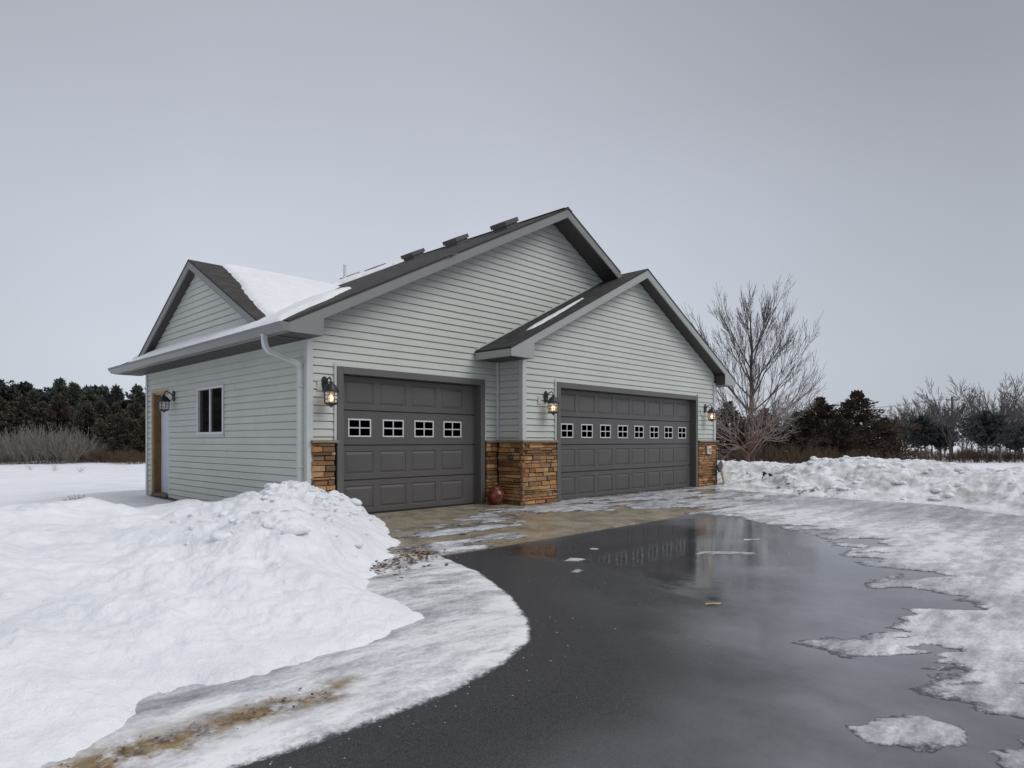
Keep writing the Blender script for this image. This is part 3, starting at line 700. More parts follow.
# garage gable roof
YF2 = -.92
G = lambda X: G2Z - .5 * abs(X - G2X)
rf = MB()
slab_roof(rf, [(3.2, YF2, G(3.2)), (3.2, -.022, G(3.2)), (G2X, -.022, G2Z), (G2X, YF2, G2Z)])
slab_roof(rf, [(7.02, -.02, G(7.02)), (7.02, 2.0, G(7.02)), (G2X, 2.0, G2Z), (G2X, -.02, G2Z)])
slab_roof(rf, [(G2X + .001, YF2, G2Z), (11.7, YF2, G(11.7)), (11.7, YB, G(11.7)), (G2X + .001, YB, G2Z)])
roof2 = H(rf.build('garage_roof', M['shingle'], house, weld=False))
w = MB()
w.poly([(3.24, YF2 + .02, G(3.24) - UT), (3.24, -.62, G(3.24) - UT), (G2X, -.62, G2Z - UT), (G2X, YF2 + .02, G2Z - UT)])
w.poly([(G2X, YF2 + .02, G2Z - UT), (G2X, -.62, G2Z - UT), (11.66, -.62, G(11.66) - UT), (11.66, YF2 + .02, G(11.66) - UT)])
w.box(3.24, 3.806, YF2 + .04, -.025, 2.575, 2.583); w.box(11.11, 11.66, YF2 + .04, 7.0, 2.575, 2.583)
w.prism([(11.1, 2.585), (11.16, 2.585), (11.16, G(11.16) - .2), (11.1, G(11.1) - .2)], 'y', -.9, -.63)
H(w.build('rake_soffit', M['soffit'], house))
w = MB()
w.prism([(3.22, 2.57), (3.80, 2.57), (3.80, G(3.80) - .185), (G2X, G2Z - .20), (G2X, G2Z - q), (3.22, G(3.22) - q)], 'y', YF2 + .005, YF2 + .035)
w.prism([(G2X + .0005, G2Z - .20), (11.10, G(11.10) - .185), (11.10, 2.57), (11.68, 2.57), (11.68, G(11.68) - q), (G2X + .0005, G2Z - q)], 'y', YF2 + .005, YF2 + .035)
w.box(3.215, 3.24, YF2 + .036, -.025, 2.568, G(3.22) - .04); w.box(11.66, 11.685, YF2 + .036, 7.4, 2.568, G(11.68) - .04)
w.prism([(3.242, 2.586), (3.798, 2.586), (3.798, G(3.8) - .2), (3.242, G(3.24) - .05)], 'y', YF2 + .036, -.64)
H(w.build('fascia', vary(mat('fascia_lit', rough=.45), (.33, .35, .335), .06), house, bevel=.002))  # same paint as the main fascia, with brighter light put into the tone
# flashing where the garage roof meets the wall
w = MB(); w.prism([(3.25, G(3.25) + .003), (7.0, G(7.0) + .003), (7.0, G(7.0) + .03), (3.25, G(3.25) + .03)], 'y', -.03, -.02); H(w.build('wall_flashing', M['trim'], house))
# side gable (dormer)
DY, DZ = 3.85, 4.42
Dz = lambda Y: DZ - .52 * abs(Y - DY)
Xm = lambda z: (z - 2.72) / .513 - .55
def ext_d(z):
    hw = (DZ - .15 - z) / .52; return (DY - hw, DY + hw) if hw > 0 else (DY, DY)
w = MB(); lap(w, PL(-.09), 0, 0, TOP(-.09) - .1, 4.26, ext_d, [])
H(w.build('side_gable_siding', M['siding'], house))
XF = -.27; foot = (DZ - TOP(XF) + .03) / .52
rf = MB()
for s in (-1, 1):
    slab_roof(rf, [(XF, DY, DZ), (XF, DY + s * foot, Dz(DY + s * foot)), (Xm(DZ), DY, DZ)], .03)
droof = H(rf.build('side_gable_roof', M['shingle'], house, weld=False))
w = MB()
for s in (-1, 1):
    ft = (DZ - .035 - TOP(XF)) / .52
    w.prism([(DY, DZ - .034), (DY + s * ft, Dz(DY + ft) - .034), (DY + s * (ft - .25), Dz(DY + ft - .25) - .16), (DY, DZ - .165)], 'x', XF + .005, XF + .03)
H(w.build('rake_board', M['fascia'], house))
w = MB()
for s in (-1, 1):
    ft = (DZ - .1 - TOP(XF)) / .52
    w.poly([(XF + .03, DY, DZ - .14), (XF + .03, DY + s * ft, Dz(DY + ft) - .14), (-.08, DY + s * ft, Dz(DY + ft) - .14), (-.08, DY, DZ - .14)])
H(w.build('rake_soffit', M['soffit'], house))

# roof vents and pipe
for i, (vy, vx) in enumerate(((3.75, 4.75), (2.22, 4.75), (.72, 4.75), (5.55, 4.9), (6.75, 4.9))):
    v = MB(); h = .15 if i < 3 else .09
    c = Vector((vx, vy, TOP(vx))); a = Vector((1, 0, .513)).normalized(); b = Vector((0, 1, 0)); n = Vector((-.513, 0, 1)).normalized()
    def bx(al, bl, z0, z1, sh=0):
        P = [c + a * (i_ * al + sh) + b * (j * bl) + n * zz for zz in (z0, z1) for i_, j in ((-1, -1), (1, -1), (1, 1), (-1, 1))]
        for qd in ((0, 3, 2, 1), (4, 5, 6, 7), (0, 1, 5, 4), (1, 2, 6, 5), (2, 3, 7, 6), (3, 0, 4, 7)): v.poly([P[k] for k in qd])
    bx(.26, .26, .002, .012); bx(.17, .19, .012, h * .45); bx(.20, .22, h * .45, h)
    H(v.build('roof_vent', vary(mat('vent_metal', rough=.6), (.09, .09, .09), .1), house, weld=False, bevel=.01))
w = MB(); w.lathe([(.042, -.1), (.042, .42), (.048, .42), (.048, .40)], (4.6, 6.55, TOP(4.6)), 12); H(w.build('vent_pipe', M['white'], house, smooth=False))

# side door
w = MB(); JX = .20
w.box(.018, JX, 6.585, 6.612, -.02, 2.14); w.box(.018, JX, 5.688, 5.715, -.02, 2.14)
sd = w.build('side_door_jamb', M['wood'], house); H(sd)
w = MB(); w.box(.018, JX, 5.716, 6.584, 2.11, 2.14); w.box(-.03, .017, 6.61, 6.66, -.02, 2.18); w.box(-.03, .017, 5.67, 6.609, 2.14, 2.18)
w.build('door_head', M['wood2'], sd).parent = sd
w = MB(); w.box(JX - .06, JX - .015, 5.716, 6.584, .03, 2.108)
ds = H(w.build('side_door', M['cooldoor'], house))
w = MB(); w.box(-.06, JX, 5.70, 6.60, -.02, .028); w.build('threshold', vary(mat('old_wood', rough=.8), (.16, .12, .09), .3), ds)
w = MB(); w.lathe([(.012, 0), (.012, .03), (.03, .035), (.03, .06), (.015, .07)], (0, 0, 0), 12); kn = w.build('door_knob', mat('brushed_steel', (.5, .5, .5), .3, metal=1), ds); kn.location = (JX - .06, 5.80, .95); kn.rotation_euler = (0, R(-90), 0)
w = MB(); w.box(JX, JX + .05, 5.6, 6.7, -.1, 2.2); H(w.build('door_backing', M['seal'], house))
# side window
w = MB(); y0, y1, z0, z1 = 2.895, 4.095, 1.24, 2.115; fw = .05
w.box(-.035, .03, y0, y1, z0, z0 + fw); w.box(-.035, .03, y0, y1, z1 - fw, z1); w.box(-.035, .03, y0, y0 + fw, z0 + fw, z1 - fw); w.box(-.035, .03, y1 - fw, y1, z0 + fw, z1 - fw)
w.box(-.025, .025, 3.48, 3.53, z0 + fw, z1 - fw)
wf = H(w.build('window_frame', M['white'], house, bevel=.004))
w = MB(); w.box(0.0, .008, y0 + fw, 3.48, z0 + fw, z1 - fw); w.box(.01, .018, 3.53, y1 - fw, z0 + fw, z1 - fw); w.build('pane', M['glass'], wf)
w = MB(); w.box(-.032, -.018, y0 - .03, y1 + .03, z0 - .035, z0 - .004); w.build('sill', M['trim'], wf)

# wall lanterns
GLOW = mat('lantern_bulb', (.9, .7, .5), .5); bsdf(GLOW).inputs['Emission Color'].default_value = (1, .62, .33, 1); bsdf(GLOW).inputs['Emission Strength'].default_value = 3
LG = mat('lantern_glass', (.9, .86, .8), .25); bsdf(LG).inputs['Transmission Weight'].default_value = .0; bsdf(LG).inputs['Alpha'].default_value = .35
def lantern(loc, rz, lit=True, k=1.0):
    w = MB()
    w.lathe([(.055, -.012), (.06, 0), (.055, .012)], (0, 0, 0), 14); w.v = [(p[0] * .9, p[2] - .0, p[1] * 1.7 + .30) for p in w.v]
    w.tube([(0, -.01, .30), (0, -.07, .36), (0, -.13, .38), (0, -.16, .34), (0, -.16, .28)], .010, 8)
    w.tube([(0, -.02, .24), (0, -.07, .20), (0, -.11, .25), (0, -.15, .27)], .008, 8)
    w.lathe([(.006, .075), (.016, .06), (.02, .04), (.055, .02), (.098, -.045), (.102, -.07), (.096, -.072), (.085, -.05)], (0, -.16, .26), 16)
    for i in range(8):
        a = i * math.pi / 4; w.tube([(.088 * math.cos(a), -.16 + .088 * math.sin(a), .19), (.082 * math.cos(a), -.16 + .082 * math.sin(a), .045)], .0045, 5)
    for zz, r_ in ((.145, .087), (.095, .085)):
        w.tube([(r_ * math.cos(a * math.pi / 8), -.16 + r_ * math.sin(a * math.pi / 8), zz) for a in range(17)], .004, 5)
    w.lathe([(.084, .05), (.086, .04), (.06, .025), (.02, .015), (.012, 0), (.004, -.01)], (0, -.16, 0), 16)
    o = w.build('wall_lantern', M['black'], house); o.location = Vector(loc) - Vector((5.5, 3.5, 0)); o.rotation_euler.z = rz; o.scale = (k, k, k)
    g_ = MB(); g_.lathe([(.074, .05), (.078, .10), (.079, .15), (.076, .19)], (0, -.16, 0), 16); g_.build('lantern_glass', LG, o, smooth=True)
    if lit:
        b_ = MB(); b_.lathe([(.008, .16), (.022, .14), (.032, .11), (.028, .085), (.01, .07)], (0, -.16, 0), 12); b_.build('bulb', GLOW, o, smooth=True)
        l = bpy.data.lights.new('lantern_light', 'POINT'); l.energy = .5; l.color = (1, .66, .38); l.shadow_soft_size = .04
        lo = bpy.data.objects.new('lantern_light', l); COL.objects.link(lo); lo.parent = o; lo.location = (0, -.16, .115)
    return o
lantern((.25, -.02, 1.62), 0, k=1.12); lantern((4.42, -.64, 1.61), 0, k=1.12); lantern((10.56, -.64, 1.62), 0, k=1.12)
lantern((-.02, 5.35, 1.70), R(-90), lit=False, k=1.1)
# pale mounting blocks beside the lanterns
w = MB(); w.box(.13, .21, -.030, -.015, 1.86, 1.99); H(w.build('cover_plate', M['trim'], house, bevel=.003))
for q_ in ((4.20, 4.29, -.648, -.632, 1.80, 1.95), (10.31, 10.39, -.648, -.632, 1.78, 1.92)):
    w = MB(); w.box(*q_); H(w.build('cover_plate', M['trim'], house, bevel=.003))
# house number tile
w = MB(); w.box(10.52, 10.73, -.722, -.69, .80, 1.0); nm = H(w.build('number_tile', vary(mat('tile_cream', rough=.5), (.62, .55, .50), .1), house, bevel=.006))
cu_ = bpy.data.curves.new('numerals', 'FONT'); cu_.body = '30'; cu_.size = .16; cu_.extrude = .003; cu_.align_x = 'CENTER'
to = bpy.data.objects.new('tmp', cu_); COL.objects.link(to)
bpy.context.view_layer.update()
me = bpy.data.meshes.new_from_object(to.evaluated_get(bpy.context.evaluated_depsgraph_get())); bpy.data.objects.remove(to)
me.materials.clear(); me.materials.append(mat('numeral_paint', (.24, .17, .15), .6))
no = bpy.data.objects.new('numerals', me); COL.objects.link(no); no.parent = nm; no.location = (10.625, -.724, .845); no.rotation_euler = (R(90), 0, 0)

# ------------------------------------------------------------------ snow on the roofs
def snow_patch(name, fn, u0, u1, nu, v0, v1, nv, label, cat):
    U, V = np.meshgrid(np.linspace(u0, u1, nu), np.linspace(v0, v1, nv)); U = U.ravel(); V = V.ravel()
    P, t = fn(U, V)
    i = np.arange((nv - 1) * (nu - 1)); r_ = i // (nu - 1); c_ = i % (nu - 1); b = r_ * nu + c_
    F = np.stack([b, b + 1, b + nu + 1, b + nu], 1)
    F = F[(t[F] > -.02).any(1)]
    used, inv = np.unique(F, return_inverse=True); F = inv.reshape(F.shape)
    o = npmesh(name, P[used], F, M['snow'], smooth=True); tag(o, label, cat, kind='stuff'); return o
BARE = [(1.9, 5.1), (3.6, 5.1), (4.2, 4.7), (5.0, 4.35), (5.8, 4.2), (5.8, -.6), (-.7, -.6), (-.7, -.36), (-.1, .25), (.5, .5), (1.4, 1.2), (1.75, 3.2)]
def f_main(X, Y):
    d = -sdf(X, Y, BARE) + fbm(X, Y, .5, 4, 90) * .12 + fbm(X, Y, .13, 3, 92) * .04
    d = np.minimum(d, (X + .56) * .55 + fbm(X, Y, .4, 3, 93) * .03); d = np.minimum(d, (6.5 - Y) * .3 + np.maximum(0, X + .25) * 5); d = np.minimum(d, (YB - .05 - Y)); d = np.minimum(d, RX + .25 - X)
    t = np.where(d > 0, .085 * (1 - np.exp(-d / .07)) + fbm(X, Y, 1.3, 3, 91) * .02 * ss(0, .3, d), d * .3)
    t = np.where((np.abs(X - RX) < .4) & (t > .05), t - .01, t)
    z = np.where(X < RX, TOP(X), 2 * RZ - TOP(X)) + np.maximum(t, -.03)
    return np.stack([X, Y, z], 1), t
snow_patch('roof_snow', f_main, -.62, 5.65, 260, -.5, 7.5, 330, 'snow lying over the left slope of the main roof above the gutter', 'snow')
def f_dorm(X, V):                      # V = distance from ridge line towards -Y (front-facing slope) or +Y
    d = np.minimum(X - (.36 - .15 * np.abs(V)) + fbm(X, V, .6, 4, 95) * .07 + fbm(X, V, .15, 3, 98) * .03, 1)
    z0 = DZ - .52 * np.abs(V)
    d = np.minimum(d, (z0 - TOP(X)) * 1.0 + .12)
    t = np.where(d > 0, .08 * (1 - np.exp(-d / .07)) + fbm(X, V, 1.1, 3, 96) * .012, d * .3)
    return np.stack([X, DY + V, z0 + t - .01 * (np.abs(V) < .05)], 1), t
snow_patch('roof_snow', f_dorm, -.3, 3.0, 170, -2.9, 2.9, 240, 'snow covering the small side gable roof behind its bare dark front strip', 'snow')
def f_g2(X, Y):
    SN = [(4.02, -.50), (4.3, -.44), (5.82, -.42), (5.75, -.50), (5.0, -.60), (4.3, -.64), (4.1, -.60)]
    d = sdf(X, Y, SN) + fbm(X, Y, .2, 3, 97) * .03
    t = np.where(d > 0, .04 * (1 - np.exp(-d / .04)), d * .5)
    return np.stack([X, Y, G(X) + t], 1), t
G = lambda X: G2Z - .5 * np.abs(X - G2X)
snow_patch('roof_snow', f_g2, 3.9, 6.0, 160, -.75, -.3, 50, 'thin leftover strip of snow on the bare dark garage roof slope', 'snow')

# ------------------------------------------------------------------ small things by the house
pot = MB(); pot.lathe([(.07, .0), (.105, .015), (.145, .08), (.158, .15), (.14, .225), (.09, .275), (.062, .30), (.075, .325), (.07, .33), (.055, .32), (.05, .28)], (0, 0, 0), 28)
m = M['terracotta'] = mat('glazed_terracotta', rough=.28); setc(m, ramp_(m, noise(m, 9, 5), ((.35, (.06, .014, .010)), (.55, (.17, .03, .015)), (.7, (.26, .07, .03)))))
po = pot.build('clay_pot', m, smooth=True); po.location = (3.50, -.26, -.004)
tag(po, 'round dark red clay pot standing in the stone corner beside the left garage door', 'pot')
w = MB(); w.lathe([(.034, 0), (.036, .012), (.022, .012), (.020, -.01)], (0, 0, 0), 16); h_ = w.build('spout_hole', M['seal'], po); h_.location = (-.075, -.132, .16); h_.rotation_euler = (R(88), 0, R(-30)); h_.scale = (1.2, .75, 1)
w = MB(); w.prism([(0, 0), (.26, 0), (.30, .42), (.22, .50), (.04, .44)], 'y', 0, .06)
o = w.build('splash_block', vary(mat('pale_block', rough=.85), (.52, .49, .42), .25, 9, 60), bevel=.01); o.location = (11.02, -.98, -.05); o.rotation_euler = (R(-14), R(-5), R(8))
tag(o, 'pale weathered slab leaning at the foot of the right stone pillar', 'slab')
w = MB(); w.prism([(0, 0), (.34, .05), (.36, .20), (.03, .17)], 'y', 0, .05)
o = w.build('dark_slab', vary(mat('dark_slate', rough=.7), (.07, .06, .075), .2), bevel=.008); o.location = (10.92, -.86, .33); o.rotation_euler = (R(-14), R(-18), R(8))
tag(o, 'dark grey broken slab resting on top of the pale leaning slab', 'slab')
def garden_light(loc, rx, ry, label):
    w = MB(); w.tube([(0, 0, -.12), (0, 0, .24)], .011, 6); r = w.build('garden_light', M['black']); r.location = loc; r.rotation_euler = (rx, ry, 0)
    h = MB(); h.lathe([(.03, .22), (.035, .28), (.062, .285), (.05, .305), (.01, .32)], (0, 0, 0), 12); h.build('lamp_head', M['black'], r)
    tag(r, label, 'garden light', 'black garden lights stuck in the snow by the right pillar')
garden_light((11.25, -1.75, .08), R(12), R(28), 'tilted black garden light in the snow nearest the stone pillar')
garden_light((11.0, -2.1, .03), R(0), R(6), 'upright black garden light in the snow just right of the tilted one')

def lumps(name, spots, mt, label, cat):
    bm0 = bmesh.new(); bmesh.ops.create_icosphere(bm0, subdivisions=2, radius=1)
    V0 = np.array([v.co for v in bm0.verts]); F0 = np.array([[v.index for v in f.verts] for f in bm0.faces]); bm0.free()
    rs_ = np.random.RandomState(len(spots)); VV = []; FF = []
    for n_, (x_, y_, z_, s_) in enumerate(spots):
        w_ = rs_.normal(size=(4, 3)); ph = rs_.uniform(0, 6, 4)
        disp = 1 + sum(.16 * np.sin(V0 @ w_[k] * 2.2 + ph[k]) for k in range(4))
        cut = np.clip(V0 @ (w_[0] / np.linalg.norm(w_[0])), -1, .55) - V0 @ (w_[0] / np.linalg.norm(w_[0]))
        P_ = V0 * disp[:, None] + cut[:, None] * (w_[0] / np.linalg.norm(w_[0]))
        P_ = P_ * np.array([rs_.uniform(.8, 1.4), rs_.uniform(.8, 1.4), rs_.uniform(.5, .8)]) * s_
        VV.append(P_ + np.array([x_, y_, z_])); FF.append(F0 + n_ * len(V0))
    o = npmesh(name, np.concatenate(VV), np.concatenate(FF), mt, smooth=True); addattr(o, 'dirt', np.zeros(len(spots) * len(V0))); tag(o, label, cat, kind='stuff'); return o
def on_snow(P_):
    P_ = np.array(P_); z_ = terrain(P_[:, 0], P_[:, 1])[0]; return z_
rnd = random.Random(77); P_ = []
for i in range(170):
    if rnd.random() < .65: c_ = (rnd.gauss(-.55, .45), rnd.gauss(-1.1, .5))
    else: c_ = (rnd.gauss(-1.5, .55), rnd.gauss(-2.6, .6))
    P_.append(c_)
z_ = on_snow(P_); d_ = -sdf(np.array(P_)[:, 0], np.array(P_)[:, 1], CLEAR)
lumps('snow_chunks', [(a[0], a[1], float(b) - .004, min(.085, max(.012, rnd.lognormvariate(-3.4, .5)))) for a, b, c in zip(P_, z_, d_) if c > .12], M['snow'], 'broken lumps of snow on the tall ploughed pile at the left corner', 'snow')
P_ = [(10.2 + rnd.random() * 3.2, -7.5 + rnd.random() * 6.5) for i in range(130)]
z_ = on_snow(P_); d_ = -sdf(np.array(P_)[:, 0], np.array(P_)[:, 1], CLEAR)
lumps('snow_chunks', [(a[0], a[1], float(b) - .01, min(.09, max(.02, rnd.lognormvariate(-2.9, .5)))) for a, b, c in zip(P_, z_, d_) if c > .2], M['snow'], 'broken lumps of snow on the long bank at the right', 'snow')
P_ = [];
for i in range(70):
    k = rnd.randrange(len(CURVE) - 3); t_ = rnd.random(); a, b = CURVE[k], CURVE[k + 1]; n_ = rnd.expovariate(5)
    P_.append((a[0] + (b[0] - a[0]) * t_ + n_ * .8, a[1] + (b[1] - a[1]) * t_ - n_ * .5))
for i in range(60): P_.append((rnd.gauss(1.8, 1.5), rnd.gauss(-6.6, .7)))
lumps('ice_crumbs', [(a[0], a[1], float(zplane(np.array(a[1]))) + .001, rnd.uniform(.0015, .005)) for a in P_], M['ice_crumb'], 'small crumbs of ice and grit scattered on the wet asphalt', 'ice crumbs')

# leaf litter, flakes of bark on the ice
def scatter(name, n, fn, size, mt, label, cat):
    rnd = random.Random(len(name) * 7 + n); vs = []; fs = []
    for i in range(n):
        x_, y_, z_ = fn(rnd); s = rnd.uniform(*size); a = rnd.uniform(0, 6.28); ti = rnd.uniform(-.6, .6); tj = rnd.uniform(-.6, .6); k = rnd.uniform(.35, .8)
        ux, uy = math.cos(a) * s, math.sin(a) * s; wx, wy = -math.sin(a) * s * k, math.cos(a) * s * k
        b = len(vs)
        vs += [(x_ - ux, y_ - uy, z_ - s * ti * .5 + s * .35), (x_ + wx, y_ + wy, z_ + s * tj * .5 + s * .35), (x_ + ux, y_ + uy, z_ + s * ti * .5 + s * .35), (x_ - wx, y_ - wy, z_ - s * tj * .5 + s * .35)]
        fs.append((b, b + 1, b + 2, b + 3))
    o = npmesh(name, vs, fs, mt); tag(o, label, cat, kind='stuff'); return o
m = M['leaves'] = mat('dead_leaves', rough=.7); setc(m, ramp_(m, noise(m, 22, 3), ((.35, (.03, .02, .014)), (.5, (.11, .05, .028)), (.6, (.22, .15, .09)), (.7, (.08, .06, .045)))))
def lf(r):
    t_ = r.random(); x_ = -.18 + t_ * -1.15 + r.gauss(0, .10); y_ = -3.02 - t_ * .45 + r.gauss(0, .13 + .08 * t_)
    return x_, y_, float(zplane(np.array(y_))) + .022 + .02 * min(1, max(0, (-.2 - x_)))
scatter('leaf_litter', 360, lf, (.012, .034), m, 'brown and red dead leaves and soil between the snow pile and the asphalt corner', 'leaves')
def lf2(r):
    t_ = r.random() ** 1.3; x_ = -2.95 - t_ * 1.2 + r.gauss(0, .03); y_ = -5.66 + r.gauss(0, .05) + (.03 if r.random() < .5 else -.02)
    return x_, y_, float(zplane(np.array(y_))) + .035
scatter('bark_crumbs', 90, lf2, (.004, .012), m, 'dark bark crumbs along the rusty stain in the left ice strip', 'bark crumbs')
def lf3(r): 
    y_ = r.uniform(2.6, 6.6); return -.06 + r.gauss(0, .035), y_, -.03
m2 = M['soilbits'] = vary(mat('soil', rough=.95), (.09, .065, .045), .4, 20, 80)
scatter('soil_strip', 700, lf3, (.012, .03), m2, 'strip of bare brown soil and debris along the foot of the left wall', 'soil')
def lf4(r):
    c = r.choice(((10.35, -3.6, 1), (10.25, -3.2, .6), (10.5, -2.6, .5), (9.4, -6.1, .4))); x_ = c[0] + r.gauss(0, .18); y_ = c[1] + r.gauss(0, .25 * c[2])
    return x_, y_, float(terrain(np.array([x_]), np.array([y_]))[0][0]) + .01
scatter('dirt_clods', 70, lf4, (.02, .06), m2, 'dark dirt clods at the foot of the right snow bank', 'dirt clods')
lp = MB(); lp.poly([(0, 0, 0), (.05, .01, .004), (.11, .0, .0), (.14, .03, .006), (.06, .045, .002), (.01, .03, .004)]); o = lp.build('dead_leaf', vary(mat('tan_leaf', rough=.6), (.45, .33, .16), .2)); o.location = (-.02, -6.12, float(zplane(np.array(-6.1))) + .006); o.rotation_euler.z = R(-40)
tag(o, 'single tan leaf lying on the wet asphalt', 'leaf')

# ------------------------------------------------------------------ plants
def prisms(segs, n=5):
    """segs: list of (p0,p1,r0,r1)"""
    A = np.array([s[0] for s in segs], float); B = np.array([s[1] for s in segs], float); r0 = np.array([s[2] for s in segs]); r1 = np.array([s[3] for s in segs])
    D = B - A; D /= np.linalg.norm(D, axis=1, keepdims=True) + 1e-9
    up = np.where(np.abs(D[:, 2:3]) > .9, np.array([[1., 0, 0]]), np.array([[0, 0, 1.]]))
    U = np.cross(D, up); U /= np.linalg.norm(U, axis=1, keepdims=True) + 1e-9; V = np.cross(D, U)
    an = np.arange(n) * 2 * np.pi / n; c, s = np.cos(an)[None, :, None], np.sin(an)[None, :, None]
    ring = U[:, None] * c + V[:, None] * s
    P0 = A[:, None] + ring * r0[:, None, None]; P1 = B[:, None] + ring * r1[:, None, None]
    v = np.concatenate([P0, P1], 1).reshape(-1, 3); m_ = len(segs); base = np.arange(m_)[:, None] * 2 * n; k = np.arange(n)[None]
    f = np.stack([base + k, base + (k + 1) % n, base + n + (k + 1) % n, base + n + k], 2).reshape(-1, 4)
    return v, f
def grow(rnd, p, d, L, r, lev, maxlev, segs, up=.06, spread=.6, nb=(3, 5), curve=.12, ratio=.68, rmin=.003, start=.25):
    n = 5 if lev < 2 else 4; q = Vector(p); dd = Vector(d).normalized(); pts = []
    for i in range(n):
        dd = (dd + Vector((rnd.uniform(-curve, curve), rnd.uniform(-curve, curve), rnd.uniform(-curve, curve) + up))).normalized()
        q2 = q + dd * (L / n); ra = max(rmin, r * (1 - .62 * i / n)); rb = max(rmin, r * (1 - .62 * (i + 1) / n))
        segs.append((tuple(q), tuple(q2), ra, rb, lev)); pts.append((q2.copy(), dd.copy(), (i + 1) / n, rb)); q = q2
    if lev >= maxlev: return
    for k in range(rnd.randint(*nb)):
        t_ = start + (1 - start) * (k + rnd.random()) / nb[1]; j = min(n - 1, int(t_ * n)); q_, d_, tt, rb = pts[j]
        ax = Vector((rnd.gauss(0, 1), rnd.gauss(0, 1), rnd.gauss(0, .6))); ax = (ax - ax.dot(d_) * d_).normalized()
        a = rnd.uniform(.6, 1.1) * spread; nd = d_ * math.cos(a) + ax * math.sin(a)
        grow(rnd, q_, nd, L * ratio * rnd.uniform(.75, 1.1) * (1.1 - .35 * tt), rb * .72, lev + 1, maxlev, segs, up, spread, nb, curve, ratio, rmin, start * .7)
    grow(rnd, q, dd, L * ratio * .9, max(rmin, r * .38), lev + 1, maxlev, segs, up, spread, nb, curve, ratio, rmin, start)
def split_tree(name, root, segs, mt_trunk, mt_crown, nlev=1, n=5):
    a = [s[:4] for s in segs if s[4] <= nlev]; b = [s[:4] for s in segs if s[4] > nlev]
    v, f = prisms(a, 7); npmesh('trunk', v, f, mt_trunk, root, smooth=True)
    v, f = prisms(b, n if n < 5 else 4); npmesh('crown', v, f, mt_crown, root, smooth=True)
def at_px(px, depth):
    l = (px - 512) / 645 * depth
    return CX + l * LY + depth * LX, CY - l * LX + depth * LY
def gz(x_, y_): return float(terrain(np.array([x_]), np.array([y_]))[0][0])

# tall bare tree to the right of the house
rnd = random.Random(19); segs = []
q = Vector((0, 0, -.6)); pts_ = [q]
for k in range(12):
    q = q + Vector((rnd.uniform(-.05, .05), rnd.uniform(-.05, .05), .52)); pts_.append(q)
    segs.append((tuple(pts_[-2]), tuple(q), .125 * (1 - k / 13.5), .125 * (1 - (k + 1) / 13.5), 0))
for k in range(26):
    a = k * 2.39996 + rnd.uniform(-.3, .3); t_ = k / 25; zz = .5 + 3.9 * t_ ** .9; i_ = min(11, int((zz + .6) / .52))
    lean = 1.35 - .85 * t_ + rnd.uniform(-.15, .15); L_ = (2.15 - 1.0 * t_) * rnd.uniform(.85, 1.15)
    grow(rnd, tuple(pts_[i_]), (math.cos(a) * lean, math.sin(a) * lean, 1), L_, .034 - .012 * t_, 1, 4, segs, up=.062, spread=.45, nb=(3, 4), curve=.05, ratio=.70, rmin=.0045, start=.25)
tx, ty = at_px(752, 26); tree = tag(empty('bare_tree', (tx, ty, gz(tx, ty))), 'tall bare grey-brown tree with upswept branches just right of the house', 'tree')
split_tree('t', tree, segs, M['bark_dark'], M['bark_grey']); tree.scale = (1.2, 1.2, 1.13)
# pale spreading crab tree in front of it
rnd = random.Random(23); segs = [((0, 0, -.5), (0, 0, .55), .10, .085, 0)]
for k in range(11):
    a = k * 2.4 + .2; lean = rnd.uniform(.7, 2.0)
    grow(rnd, (0, 0, .35 + .03 * k), (math.cos(a) * lean, math.sin(a) * lean, 1), 1.2 * rnd.uniform(.8, 1.25), .036, 1, 4, segs, up=.07, spread=.8, nb=(2, 4), curve=.22, ratio=.70, rmin=.005)
tx, ty = at_px(747, 22.5); tree = tag(empty('crab_apple_tree', (tx, ty, gz(tx, ty))), 'low spreading bare tree with pale pinkish branches and a reddish trunk behind the snow bank', 'tree')
split_tree('t', tree, segs, M['bark_red'], M['bark_pale'])

